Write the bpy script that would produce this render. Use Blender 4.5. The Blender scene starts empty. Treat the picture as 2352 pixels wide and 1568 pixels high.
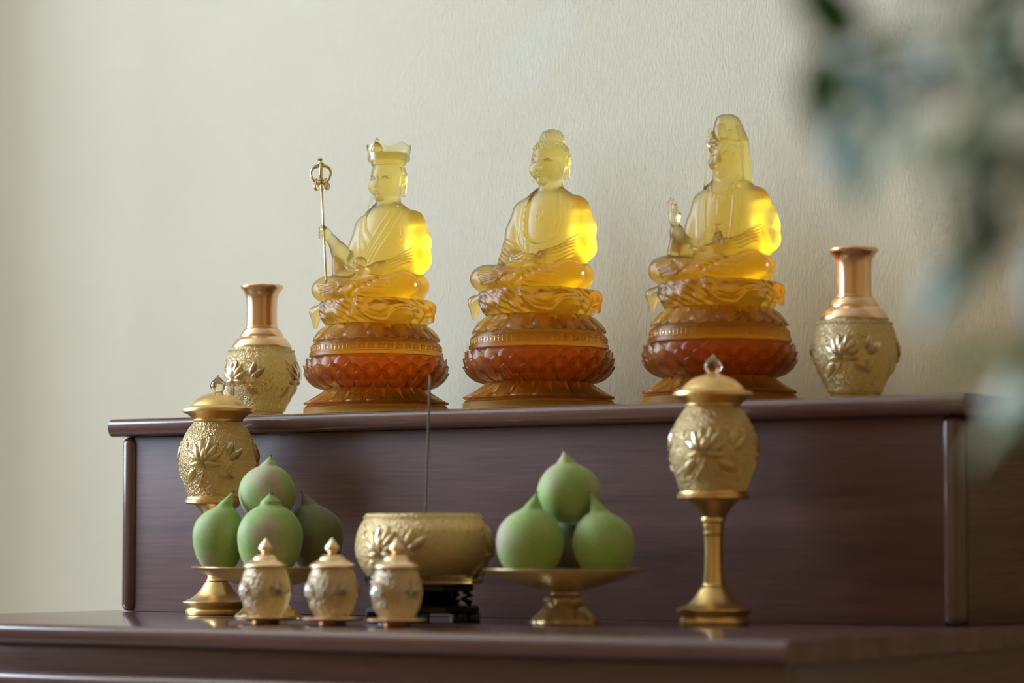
import bpy, bmesh, math, random
import numpy as np
from mathutils import Vector, Matrix

SC = bpy.context.scene
COL = SC.collection
rad = math.radians
random.seed(7)

# ------------------------------------------------------------------ camera
cam_d = bpy.data.cameras.new("camera")
cam = bpy.data.objects.new("camera", cam_d)
COL.objects.link(cam)
YAW, PITCH = rad(34.1), rad(3.9)
CAM = Vector((2.7146, -3.0424, 0.0977))
cam.location = CAM
cam.rotation_euler = (math.pi / 2 + PITCH, 0, YAW)
cam_d.sensor_width = 36.0
cam_d.lens = 6700 / 2352 * 36
cam_d.clip_start = 0.05
cam_d.dof.use_dof = True
cam_d.dof.focus_distance = 3.86
cam_d.dof.aperture_fstop = 3.0
SC.camera = cam

# ------------------------------------------------------------------ world, daylight, exposure
world = bpy.data.worlds.new("sky")
SC.world = world
world.use_nodes = True
world.node_tree.nodes["Background"].inputs[0].default_value = (0.75, 0.85, 1.0, 1)
world.node_tree.nodes["Background"].inputs[1].default_value = 1.0


def area_light(name, loc, rot, sx, sy, power, color):
    d = bpy.data.lights.new(name, 'AREA')
    d.shape = 'RECTANGLE'
    d.size, d.size_y = sx, sy
    d.energy = power
    d.color = color
    o = bpy.data.objects.new(name, d)
    o.location = loc
    o.rotation_euler = rot
    COL.objects.link(o)
    return o


# daylight entering by the tall window of the left wall
DAY = (0.62, 0.785, 1.0)
area_light("window_daylight", (-2.72, -1.35, 1.65), (0, -math.pi / 2, 0), 2.7, 1.9, 350, DAY)

SC.view_settings.view_transform = 'Standard'
SC.view_settings.look = 'None'
SC.view_settings.exposure = -0.15
SC.view_settings.gamma = 1.0
SC.view_settings.use_curve_mapping = False
cy = SC.cycles
cy.use_denoising = True
cy.max_bounces = 12
cy.transmission_bounces = 12
cy.diffuse_bounces = 3
cy.glossy_bounces = 3
cy.transparent_max_bounces = 6
cy.sample_clamp_indirect = 20.0
cy.use_light_tree = False
world.cycles.sampling_method = 'NONE'
cy.adaptive_threshold = 0.1
cy.adaptive_min_samples = 12
cy.use_adaptive_sampling = True


# ------------------------------------------------------------------ helpers: objects
def obj(name, mesh, mat=None, parent=None, loc=None, rot=None):
    o = bpy.data.objects.new(name, mesh)
    COL.objects.link(o)
    if mat is not None and mesh is not None and not mesh.materials:
        mesh.materials.append(mat)
    o.parent = parent
    if loc is not None:
        o.location = loc
    if rot is not None:
        o.rotation_euler = rot
    return o


def thing(name, label, cat, loc=(0, 0, 0), rotz=0.0, group=None, scale=1.0):
    o = bpy.data.objects.new(name, None)
    o.empty_display_size = 0.05
    COL.objects.link(o)
    o.location = loc
    o.rotation_euler = (0, 0, rotz)
    o.scale = (scale,) * 3
    tag(o, label, cat, group)
    return o


def tag(o, label, cat, group=None):
    o["label"] = label
    o["category"] = cat
    if group:
        o["group"] = group
    return o


def copy_tree(o, parent=None):
    c = o.copy()
    COL.objects.link(c)
    c.parent = parent
    for ch in list(o.children):
        copy_tree(ch, c)
    return c


def struct(o):
    o["kind"] = "structure"
    return o


# ------------------------------------------------------------------ helpers: meshes
def mesh_from(name, V, F, smooth=True, sharp=None):
    V = np.asarray(V, np.float32)
    me = bpy.data.meshes.new(name)
    if isinstance(F, np.ndarray):
        me.vertices.add(len(V))
        me.vertices.foreach_set("co", V.ravel())
        n, k = F.shape
        me.loops.add(n * k)
        me.loops.foreach_set("vertex_index", F.astype(np.int32).ravel())
        me.polygons.add(n)
        me.polygons.foreach_set("loop_start", np.arange(0, n * k, k, dtype=np.int32))
        me.polygons.foreach_set("loop_total", np.full(n, k, np.int32))
        me.update(calc_edges=True)
        me.validate()
    else:
        me.from_pydata([tuple(map(float, v)) for v in V], [], F)
        me.update()
    if smooth:
        me.polygons.foreach_set("use_smooth", np.ones(len(me.polygons), bool))
        if sharp is not None:
            me.set_sharp_from_angle(angle=rad(sharp))
    return me


def spline(pts, n=6):
    """Catmull-Rom through (r, z) points."""
    p = [np.array(q, float) for q in pts]
    p = [2 * p[0] - p[1]] + p + [2 * p[-1] - p[-2]]
    out = []
    for i in range(1, len(p) - 2):
        for j in range(n):
            t = j / n
            a, b, c, d = p[i - 1:i + 3]
            out.append(tuple(0.5 * ((2 * b) + (c - a) * t + (2 * a - 5 * b + 4 * c - d) * t * t + (3 * b - a - 3 * c + d) * t ** 3)))
    out.append(tuple(p[-2]))
    return [(max(q[0], 0.0), q[1]) for q in out]


def lathe(prof, seg=64, mod=None, sharp=35, name="lathe", scale=1.0):
    """closed solid of revolution; prof from bottom to top, (r, z); first and last closed to the axis"""
    prof = [(float(r), float(z)) for r, z in prof]
    if prof[0][0] > 1e-6:
        prof = [(0.0, prof[0][1])] + prof
    if prof[-1][0] > 1e-6:
        prof = prof + [(0.0, prof[-1][1])]
    V, F, rings = [], [], []
    for r, z in prof:
        if r < 1e-6:
            rings.append([len(V)])
            V.append((0, 0, z * scale))
        else:
            ids = []
            for i in range(seg):
                t = 2 * math.pi * i / seg
                rr = r * (mod(t, r, z) if mod else 1.0)
                ids.append(len(V))
                V.append((rr * math.cos(t) * scale, rr * math.sin(t) * scale, z * scale))
            rings.append(ids)
    for a, b in zip(rings[:-1], rings[1:]):
        if len(a) == 1 and len(b) == 1:
            continue
        for i in range(seg):
            j = (i + 1) % seg
            if len(a) == 1:
                F.append((a[0], b[j], b[i]))
            elif len(b) == 1:
                F.append((a[i], a[j], b[0]))
            else:
                F.append((a[i], a[j], b[j], b[i]))
    return mesh_from(name, V, F, True, sharp)


def tube(pts, r, seg=10, name="tube", closed=False):
    """round tube along a polyline; r number or list"""
    P = [Vector(p) for p in pts]
    n = len(P)
    R = r if isinstance(r, (list, tuple)) else [r] * n
    V, F = [], []
    up = None
    for i in range(n):
        if closed:
            t = (P[(i + 1) % n] - P[i - 1]).normalized()
        else:
            t = (P[min(i + 1, n - 1)] - P[max(i - 1, 0)]).normalized()
        if up is None:
            up = Vector((0, 0, 1)) if abs(t.z) < 0.9 else Vector((1, 0, 0))
        a = (up - t * up.dot(t)).normalized()
        up = a
        b = t.cross(a)
        for k in range(seg):
            q = 2 * math.pi * k / seg
            V.append(P[i] + (a * math.cos(q) + b * math.sin(q)) * R[i])
    m = n if closed else n - 1
    for i in range(m):
        i2 = (i + 1) % n
        for k in range(seg):
            k2 = (k + 1) % seg
            F.append((i * seg + k, i * seg + k2, i2 * seg + k2, i2 * seg + k))
    if not closed:
        F.append(tuple(range(seg))[::-1])
        F.append(tuple((n - 1) * seg + k for k in range(seg)))
    return mesh_from(name, V, F, True, 50)


def box(x0, x1, y0, y1, z0, z1, bev=0.0, seg=3, name="box"):
    bm = bmesh.new()
    bmesh.ops.create_cube(bm, size=1)
    bmesh.ops.transform(bm, matrix=Matrix.Translation(((x0 + x1) / 2, (y0 + y1) / 2, (z0 + z1) / 2)) @ Matrix.Diagonal((x1 - x0, y1 - y0, z1 - z0, 1)), verts=bm.verts)
    if bev > 0:
        bmesh.ops.bevel(bm, geom=bm.edges[:], offset=bev, segments=seg, profile=0.5, affect='EDGES')
    me = bpy.data.meshes.new(name)
    bm.to_mesh(me)
    bm.free()
    me.polygons.foreach_set("use_smooth", np.ones(len(me.polygons), bool))
    me.set_sharp_from_angle(angle=rad(40))
    return me


def extrude_x(sec, x0, x1, name="bar"):
    """section of (y, z) points swept along X"""
    n = len(sec)
    V = [(x0, y, z) for y, z in sec] + [(x1, y, z) for y, z in sec]
    F = [(i, (i + 1) % n, n + (i + 1) % n, n + i) for i in range(n)] + [tuple(range(n))[::-1], tuple(range(n, 2 * n))]
    me = mesh_from(name, V, F, True, 40)
    bm = bmesh.new()
    bm.from_mesh(me)
    bmesh.ops.recalc_face_normals(bm, faces=bm.faces)
    bm.to_mesh(me)
    bm.free()
    return me


def join_meshes(meshes, name="joined"):
    bm = bmesh.new()
    for m in meshes:
        bm.from_mesh(m)
    me = bpy.data.meshes.new(name)
    bm.to_mesh(me)
    bm.free()
    return me


# ------------------------------------------------------------------ helpers: materials
def new_mat(name):
    m = bpy.data.materials.new(name)
    m.use_nodes = True
    nt = m.node_tree
    return m, nt, nt.nodes["Principled BSDF"], nt.nodes["Material Output"]


def node(nt, kind, **kw):
    n = nt.nodes.new(kind)
    for k, v in kw.items():
        setattr(n, k, v)
    return n


def ramp(nt, fac, stops):
    n = node(nt, 'ShaderNodeValToRGB')
    e = n.color_ramp.elements
    while len(e) < len(stops):
        e.new(0.5)
    for i, (p, c) in enumerate(stops):
        e[i].position = p
        e[i].color = (*c, 1) if len(c) == 3 else c
    nt.links.new(fac, n.inputs[0])
    return n


def texmap(nt, scale=(1, 1, 1), coord='Object'):
    tc = node(nt, 'ShaderNodeTexCoord')
    mp = node(nt, 'ShaderNodeMapping')
    mp.inputs['Scale'].default_value = scale
    nt.links.new(tc.outputs[coord], mp.inputs[0])
    return mp.outputs[0]


def bump(nt, h, strength, dist, bsdf):
    b = node(nt, 'ShaderNodeBump')
    b.inputs['Strength'].default_value = strength
    b.inputs['Distance'].default_value = dist
    nt.links.new(h, b.inputs['Height'])
    nt.links.new(b.outputs[0], bsdf.inputs['Normal'])
    return b


def glass_mat(name, absorb, density, rough=0.3, ior=1.42, tint=(1, 1, 1), scatter=None):
    """cast frosted crystal: rough refraction with coloured absorption inside"""
    m, nt, b, out = new_mat(name)
    b.inputs['Base Color'].default_value = (*tint, 1)
    b.inputs['Transmission Weight'].default_value = 1.0
    b.inputs['Roughness'].default_value = rough
    b.inputs['IOR'].default_value = ior
    if density > 0:
        va = node(nt, 'ShaderNodeVolumeAbsorption')
        va.inputs[0].default_value = (*absorb, 1)
        va.inputs[1].default_value = density
        nt.links.new(va.outputs[0], out.inputs['Volume'])
    if scatter:
        col_, w_ = scatter
        df = node(nt, 'ShaderNodeBsdfDiffuse')
        tl = node(nt, 'ShaderNodeBsdfTranslucent')
        df.inputs[0].default_value = (*col_, 1)
        tl.inputs[0].default_value = (*col_, 1)
        m1 = node(nt, 'ShaderNodeMixShader')
        m1.inputs[0].default_value = 0.6
        m2 = node(nt, 'ShaderNodeMixShader')
        m2.inputs[0].default_value = w_
        nt.links.new(df.outputs[0], m1.inputs[1])
        nt.links.new(tl.outputs[0], m1.inputs[2])
        nt.links.new(b.outputs[0], m2.inputs[1])
        nt.links.new(m1.outputs[0], m2.inputs[2])
        nt.links.new(m2.outputs[0], out.inputs['Surface'])
    return m


def metal_mat(name, color, rough, grain=0.0):
    m, nt, b, out = new_mat(name)
    b.inputs['Base Color'].default_value = (*color, 1)
    b.inputs['Metallic'].default_value = 1.0
    b.inputs['Roughness'].default_value = rough
    if grain:
        t = node(nt, 'ShaderNodeTexNoise')
        t.inputs['Scale'].default_value = 900
        t.inputs['Detail'].default_value = 0
        nt.links.new(texmap(nt), t.inputs['Vector'])
        bump(nt, t.outputs[0], grain, 0.0004, b)
    return m


def wood_mat(name, along='X', c0=(0.072, 0.034, 0.028), c1=(0.172, 0.084, 0.066), rough=0.24, spec=0.6):
    m, nt, b, out = new_mat(name)
    sc = {'X': (1.2, 14, 14), 'Y': (14, 1.2, 14), 'Z': (14, 14, 1.2)}[along]
    v = texmap(nt, sc)
    n1 = node(nt, 'ShaderNodeTexNoise')
    n1.inputs['Scale'].default_value = 1.6
    n1.inputs['Detail'].default_value = 5
    n1.inputs['Distortion'].default_value = 0.6
    nt.links.new(v, n1.inputs['Vector'])
    sc2 = {'X': (6, 160, 160), 'Y': (160, 6, 160), 'Z': (160, 160, 6)}[along]
    v2 = texmap(nt, sc2)
    n2 = node(nt, 'ShaderNodeTexNoise')
    n2.inputs['Scale'].default_value = 2.0
    nt.links.new(v2, n2.inputs['Vector'])
    mx = node(nt, 'ShaderNodeMix')
    mx.data_type = 'FLOAT'
    mx.inputs[0].default_value = 0.35
    nt.links.new(n1.outputs[0], mx.inputs[2])
    nt.links.new(n2.outputs[0], mx.inputs[3])
    r = ramp(nt, mx.outputs[0], [(0.3, c0), (0.7, c1)])
    nt.links.new(r.outputs[0], b.inputs['Base Color'])
    b.inputs['Roughness'].default_value = rough
    b.inputs['Specular IOR Level'].default_value = spec
    bump(nt, n2.outputs[0], 0.05, 0.0006, b)
    return m


MAT = {}
# wall: cream plaster with a rolled texture and one lighter patch of repaired paint
m, nt, b, out = new_mat("cream_plaster")
v = texmap(nt)
n1 = node(nt, 'ShaderNodeTexNoise')
n1.inputs['Scale'].default_value = 210
n1.inputs['Detail'].default_value = 2
nt.links.new(texmap(nt, (1.4, 1, 0.6)), n1.inputs['Vector'])
n2 = node(nt, 'ShaderNodeTexNoise')
n2.inputs['Scale'].default_value = 5
nt.links.new(v, n2.inputs['Vector'])
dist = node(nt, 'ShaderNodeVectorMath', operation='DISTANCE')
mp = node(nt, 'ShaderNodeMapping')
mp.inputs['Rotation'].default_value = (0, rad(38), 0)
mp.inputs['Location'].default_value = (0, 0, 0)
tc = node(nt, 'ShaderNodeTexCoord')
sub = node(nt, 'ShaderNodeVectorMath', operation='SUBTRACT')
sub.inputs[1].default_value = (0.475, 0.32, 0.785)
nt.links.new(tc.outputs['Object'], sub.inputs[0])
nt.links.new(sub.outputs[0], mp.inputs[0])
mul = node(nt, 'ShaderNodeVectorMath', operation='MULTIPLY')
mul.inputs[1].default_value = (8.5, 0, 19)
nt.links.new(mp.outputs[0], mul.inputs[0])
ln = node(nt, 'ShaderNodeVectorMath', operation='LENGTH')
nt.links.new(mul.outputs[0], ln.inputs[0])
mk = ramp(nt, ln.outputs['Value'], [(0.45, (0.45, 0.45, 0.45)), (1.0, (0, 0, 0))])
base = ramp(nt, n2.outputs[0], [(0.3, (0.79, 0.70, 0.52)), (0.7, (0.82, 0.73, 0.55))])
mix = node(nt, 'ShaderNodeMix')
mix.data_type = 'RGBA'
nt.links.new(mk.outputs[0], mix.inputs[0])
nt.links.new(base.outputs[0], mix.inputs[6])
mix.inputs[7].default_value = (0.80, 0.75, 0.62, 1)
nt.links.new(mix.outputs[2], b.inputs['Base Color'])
b.inputs['Roughness'].default_value = 0.75
bump(nt, n1.outputs[0], 0.17, 0.003, b)
MAT['wall'] = m
m, nt, b, out = new_mat("white_paint")
b.inputs['Base Color'].default_value = (0.78, 0.72, 0.58, 1)
b.inputs['Roughness'].default_value = 0.8
MAT['ceiling'] = m
m, nt, b, out = new_mat("ochre_paint")
b.inputs['Base Color'].default_value = (0.62, 0.40, 0.16, 1)
b.inputs['Roughness'].default_value = 0.7
MAT['brown_wall'] = m
m, nt, b, out = new_mat("brown_tile")
t = node(nt, 'ShaderNodeTexNoise')
t.inputs['Scale'].default_value = 6
nt.links.new(texmap(nt), t.inputs['Vector'])
r = ramp(nt, t.outputs[0], [(0.3, (0.22, 0.15, 0.095)), (0.7, (0.28, 0.19, 0.125))])
nt.links.new(r.outputs[0], b.inputs['Base Color'])
b.inputs['Roughness'].default_value = 0.4
MAT['floor'] = m
MAT['wood_x'] = wood_mat("dark_stained_wood", 'X')
MAT['wood_y'] = wood_mat("dark_stained_wood_depth", 'Y')
MAT['wood_panel'] = wood_mat("dark_satin_wood_panel", 'X', rough=0.5, spec=0.3)
MAT['wood_z'] = wood_mat("dark_stained_wood_upright", 'Z')
MAT['wood_top'] = wood_mat("dark_lacquered_wood", 'X', rough=0.14, spec=0.75)
MAT['wood_post'] = wood_mat("dark_lacquered_wood_upright", 'Z', rough=0.16, spec=0.75)
MAT['black_wood'] = wood_mat("black_lacquered_wood", 'X', (0.004, 0.0035, 0.0035), (0.009, 0.007, 0.006), 0.25)
# statue crystal
MAT['g_figure'] = glass_mat("yellow_frosted_crystal", (0.985, 0.845, 0.08), 30, 0.40, 1.36)
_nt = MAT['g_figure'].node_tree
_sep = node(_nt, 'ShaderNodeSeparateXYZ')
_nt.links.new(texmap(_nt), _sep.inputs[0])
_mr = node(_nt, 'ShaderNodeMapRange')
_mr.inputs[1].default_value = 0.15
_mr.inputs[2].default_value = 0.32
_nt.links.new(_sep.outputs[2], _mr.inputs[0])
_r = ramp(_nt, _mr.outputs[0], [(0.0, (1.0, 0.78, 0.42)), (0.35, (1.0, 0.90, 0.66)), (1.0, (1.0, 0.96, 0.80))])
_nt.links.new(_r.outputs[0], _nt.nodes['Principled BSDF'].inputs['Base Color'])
MAT['g_clear'] = glass_mat("pale_yellow_clear_crystal", (0.985, 0.88, 0.14), 60, 0.26, 1.40, tint=(1, 0.95, 0.75))
MAT['g_seat'] = glass_mat("amber_yellow_crystal", (0.985, 0.80, 0.06), 22, 0.36, 1.34, tint=(1, 0.82, 0.45))
MAT['g_amber'] = glass_mat("amber_crystal", (0.985, 0.74, 0.04), 14, 0.34, 1.32, tint=(1, 0.74, 0.34), scatter=((0.95, 0.52, 0.06), 0.11))
MAT['g_red'] = glass_mat("red_orange_crystal", (0.975, 0.58, 0.03), 10, 0.34, 1.32, tint=(1, 0.62, 0.20), scatter=((0.80, 0.20, 0.02), 0.07))
MAT['g_orange'] = glass_mat("orange_crystal", (0.985, 0.62, 0.03), 9, 0.34, 1.32, tint=(1, 0.64, 0.22), scatter=((0.95, 0.42, 0.04), 0.14))
MAT['p_amber'] = glass_mat("amber_crystal_petal", (0.97, 0.68, 0.04), 10, 0.30, 1.28, tint=(1.0, 0.80, 0.42), scatter=((0.95, 0.52, 0.07), 0.12))
MAT['p_red'] = glass_mat("red_orange_crystal_petal", (0.95, 0.5, 0.02), 12, 0.28, 1.28, tint=(1.0, 0.72, 0.34), scatter=((0.80, 0.22, 0.03), 0.08))
MAT['p_orange'] = glass_mat("orange_crystal_petal", (0.97, 0.58, 0.02), 10, 0.30, 1.28, tint=(1.0, 0.72, 0.32), scatter=((0.98, 0.46, 0.05), 0.15))
# champagne-gold moulded glass of the jars
def gold_glass(name, absorb, density, tint, metal, grain, mixw, rough=0.25, bstr=0.55, scat=0.14, scol=(1.0, 0.71, 0.33)):
    m, nt, b, out = new_mat(name)
    b.inputs['Base Color'].default_value = (*tint, 1)
    b.inputs['Transmission Weight'].default_value = 1.0
    b.inputs['Roughness'].default_value = rough
    b.inputs['IOR'].default_value = 1.42
    g = node(nt, 'ShaderNodeBsdfPrincipled')
    g.inputs['Base Color'].default_value = (*metal, 1)
    g.inputs['Metallic'].default_value = 0.85
    g.inputs['Roughness'].default_value = 0.34
    mx = node(nt, 'ShaderNodeMixShader')
    mx.inputs[0].default_value = mixw
    nt.links.new(b.outputs[0], mx.inputs[1])
    nt.links.new(g.outputs[0], mx.inputs[2])
    df = node(nt, 'ShaderNodeBsdfDiffuse')
    tl = node(nt, 'ShaderNodeBsdfTranslucent')
    for q in (df, tl):
        q.inputs[0].default_value = (*scol, 1)
    m1 = node(nt, 'ShaderNodeMixShader')
    m2 = node(nt, 'ShaderNodeMixShader')
    m2.inputs[0].default_value = scat
    nt.links.new(df.outputs[0], m1.inputs[1])
    nt.links.new(tl.outputs[0], m1.inputs[2])
    nt.links.new(mx.outputs[0], m2.inputs[1])
    nt.links.new(m1.outputs[0], m2.inputs[2])
    nt.links.new(m2.outputs[0], out.inputs['Surface'])
    va = node(nt, 'ShaderNodeVolumeAbsorption')
    va.inputs[0].default_value = (*absorb, 1)
    va.inputs[1].default_value = density
    nt.links.new(va.outputs[0], out.inputs['Volume'])
    t = node(nt, 'ShaderNodeTexNoise')
    t.inputs['Scale'].default_value = grain
    t.inputs['Detail'].default_value = 2
    t.inputs['Distortion'].default_value = 1.2
    nt.links.new(texmap(nt), t.inputs['Vector'])
    bb = bump(nt, t.outputs[0], bstr, 0.003, b)
    for q in (g, df, tl):
        nt.links.new(bb.outputs[0], q.inputs['Normal'])
    return m


MAT['jar'] = gold_glass("champagne_gold_glass", (0.99, 0.84, 0.15), 12, (1, 0.86, 0.48), (1.0, 0.75, 0.36), 270, 0.40, 0.2, 1.0)
MAT['jar_vase'] = gold_glass("pale_gold_glass", (0.99, 0.86, 0.15), 12, (1, 0.89, 0.52), (1.0, 0.79, 0.42), 270, 0.30, 0.2, 1.0)
MAT['jar_clear'] = gold_glass("pale_champagne_glass", (0.985, 0.80, 0.22), 20, (1, 0.91, 0.70), (1.0, 0.82, 0.54), 200, 0.30, 0.16, 1.0)
MAT['relief'] = gold_glass("pale_gold_relief_glass", (0.98, 0.88, 0.30), 12, (1, 0.90, 0.58), (1.0, 0.76, 0.36), 500, 0.42, 0.2, 0.2)
MAT['gold'] = metal_mat("satin_gold", (0.80, 0.54, 0.22), 0.36, 0.05)
MAT['rose_gold'] = metal_mat("rose_gold", (0.86, 0.56, 0.33), 0.27)
MAT['gold_lid'] = metal_mat("soft_rose_gold", (0.90, 0.64, 0.38), 0.30)
MAT['brass'] = metal_mat("polished_brass", (0.80, 0.66, 0.34), 0.20)
MAT['amber_clear'] = glass_mat("clear_amber_glass", (0.97, 0.78, 0.25), 22, 0.06, 1.46)
MAT['amber_stand'] = gold_glass("smoky_amber_glass", (0.985, 0.78, 0.2), 18, (1, 0.86, 0.5), (1.0, 0.70, 0.30), 60, 0.24, 0.14, 0.3, 0.05, (0.9, 0.55, 0.2))
MAT['g_plinth'] = glass_mat("light_orange_crystal", (0.985, 0.70, 0.05), 5, 0.40, 1.18, tint=(1, 0.82, 0.42), scatter=((0.98, 0.52, 0.08), 0.34))
# ------------------------------------------------------------------ room shell
WY = 0.325          # back wall plane
FZ = -0.86          # floor
CZ = 3.25           # ceiling
XL, XR, YF = -2.6, 4.8, -5.6


def slab(name, x0, x1, y0, y1, z0, z1, mat):
    return struct(obj(name, box(x0, x1, y0, y1, z0, z1, name=name), mat))


slab("wall_back", XL - 0.1, XR + 0.1, WY, WY + 0.1, FZ, CZ, MAT['wall'])
slab("floor", XL - 0.1, XR + 0.1, YF - 0.1, WY + 0.1, FZ - 0.1, FZ, MAT['floor'])
slab("ceiling", XL - 0.1, XR + 0.1, YF - 0.1, WY + 0.1, CZ, CZ + 0.1, MAT['ceiling'])
slab("wall_right", XR, XR + 0.1, YF, WY, FZ, CZ, MAT['brown_wall'])
slab("wall_front", XL - 0.1, XR + 0.1, YF - 0.1, YF, FZ, CZ, MAT['brown_wall'])
# added unseen pier that holds window light off the wall's left part
slab("added_shade_pier", -1.15, -0.95, -0.07, WY - 0.0005, FZ + 0.0005, CZ - 0.0005, MAT['wall'])
# left wall with its tall window opening
wz0, wz1 = 0.3, 3.0
WINS = ((-2.3, -0.4),)
pieces = [(YF, WINS[0][0], FZ, CZ), (WINS[0][1], WY, FZ, CZ)]
for a_, b_ in WINS:
    pieces += [(a_, b_, FZ, wz0), (a_, b_, wz1, CZ)]
for i, (a0, a1, c0, c1) in enumerate(pieces):
    slab("wall_left" if i == 0 else "wall_left_piece_%d" % i, XL - 0.1, XL, a0, a1, c0, c1, MAT['wall'])
for i, (wy0, wy1) in enumerate(WINS):
    win = bpy.data.objects.new("window_%d" % (i + 1), None)
    COL.objects.link(win)
    win.location = (XL - 0.05, (wy0 + wy1) / 2, (wz0 + wz1) / 2)
    struct(win)
    hw, hh = (wy1 - wy0) / 2, (wz1 - wz0) / 2
    for q in (-1, 1):
        obj("window_frame", box(-0.03, 0.03, q * hw - 0.025, q * hw + 0.025, -hh, hh, 0.004), MAT['ceiling'], win)
        obj("window_frame", box(-0.03, 0.03, -hw, hw, q * hh - 0.025, q * hh + 0.025, 0.004), MAT['ceiling'], win)
    for q in (-1, 1):
        obj("mullion", box(-0.025, 0.025, q * hw / 3 - 0.03, q * hw / 3 + 0.03, -hh, hh, 0.004), MAT['ceiling'], win)

# ------------------------------------------------------------------ altar table and raised step
TX0, TX1, TYF, TYB = -0.05, 1.335, -0.53, 0.31


def lip_section(yf, yb, z0, z1, n=10):
    """board section with a bull-nosed front edge"""
    r = (z1 - z0) / 2
    sec = [(yb, z1)]
    for i in range(n + 1):
        a = math.pi / 2 + math.pi * i / n
        sec.append((yf + r * 0.8 + r * 0.8 * math.cos(a), (z0 + z1) / 2 + r * math.sin(a)))
    sec.append((yb, z0))
    return sec


table = thing("altar_table", "long dark brown wooden altar table with rounded front lip, carrying the step", "table", (0, 0, 0))
obj("table_top", extrude_x(lip_section(TYF, TYB, -0.0235, 0.0), TX0, TX1), MAT['wood_top'], table)
obj("apron", box(TX0 + 0.012, TX1 - 0.012, TYF + 0.02, TYF + 0.04, -0.060, -0.0240, 0.001), MAT['wood_x'], table)
obj("moulding", extrude_x(lip_section(TYF - 0.012, TYF + 0.03, -0.082, -0.0545), TX0 - 0.004, TX1 - 0.012), MAT['wood_top'], table)
for x0, x1 in ((TX0 + 0.012, TX0 + 0.032), (TX1 - 0.032, TX1 - 0.012)):
    obj("side_panel", box(x0, x1, TYF + 0.041, TYB - 0.01, -0.36, -0.0240, 0.001), MAT['wood_y'], table)
for k in range(3):
    w = (TX1 - TX0 - 0.024) / 3
    x0 = TX0 + 0.012 + k * w
    dr = obj("drawer_front", box(x0 + 0.004, x0 + w - 0.004, TYF + 0.012, TYF + 0.04, -0.33, -0.084, 0.003), MAT['wood_x'], table)
    obj("drawer_knob", lathe(spline([(0.006, 0), (0.006, 0.012), (0.013, 0.018), (0.010, 0.026), (0, 0.028)]), 20), MAT['wood_x'], dr, (x0 + w / 2, TYF + 0.012, -0.20), (math.pi / 2, 0, 0))
obj("base_board", box(TX0 + 0.012, TX1 - 0.012, TYF + 0.02, TYB - 0.01, -0.38, -0.36, 0.002), MAT['wood_x'], table)
for x in (TX0 + 0.05, TX1 - 0.05):
    for y in (TYF + 0.06, TYB - 0.06):
        obj("leg", box(x - 0.03, x + 0.03, y - 0.03, y + 0.03, FZ, -0.38, 0.006), MAT['wood_z'], table)

H = 0.2652
step = thing("altar_step", "dark brown wooden raised step with rounded corner posts, standing on the table", "shelf", (0, 0, 0))
obj("top_board", extrude_x(lip_section(-0.013, 0.305, H - 0.0245, H), -0.012, 1.282), MAT['wood_top'], step)
obj("front_panel", box(0.021, 1.249, 0.006, 0.018, 0.0005, H - 0.025, 0.0005), MAT['wood_panel'], step)
for x, s in ((0.0115, 1), (1.2585, -1)):
    obj("corner_post", box(x - 0.0115, x + 0.0115, 0.0, 0.026, 0.0003, H - 0.0247, 0.0095, 6), MAT['wood_post'], step)
for x0 in (0.002, 1.256):
    obj("side_panel", box(x0, x0 + 0.012, 0.0265, 0.300, 0.0005, H - 0.025, 0.0005), MAT['wood_y'], step)

# ------------------------------------------------------------------ implicit modelling for the carved figures
def smin(a, b, k):
    if k <= 0:
        return np.minimum(a, b)
    h = np.maximum(k - np.abs(a - b), 0) / k
    return np.minimum(a, b) - h * h * k * 0.25


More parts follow.
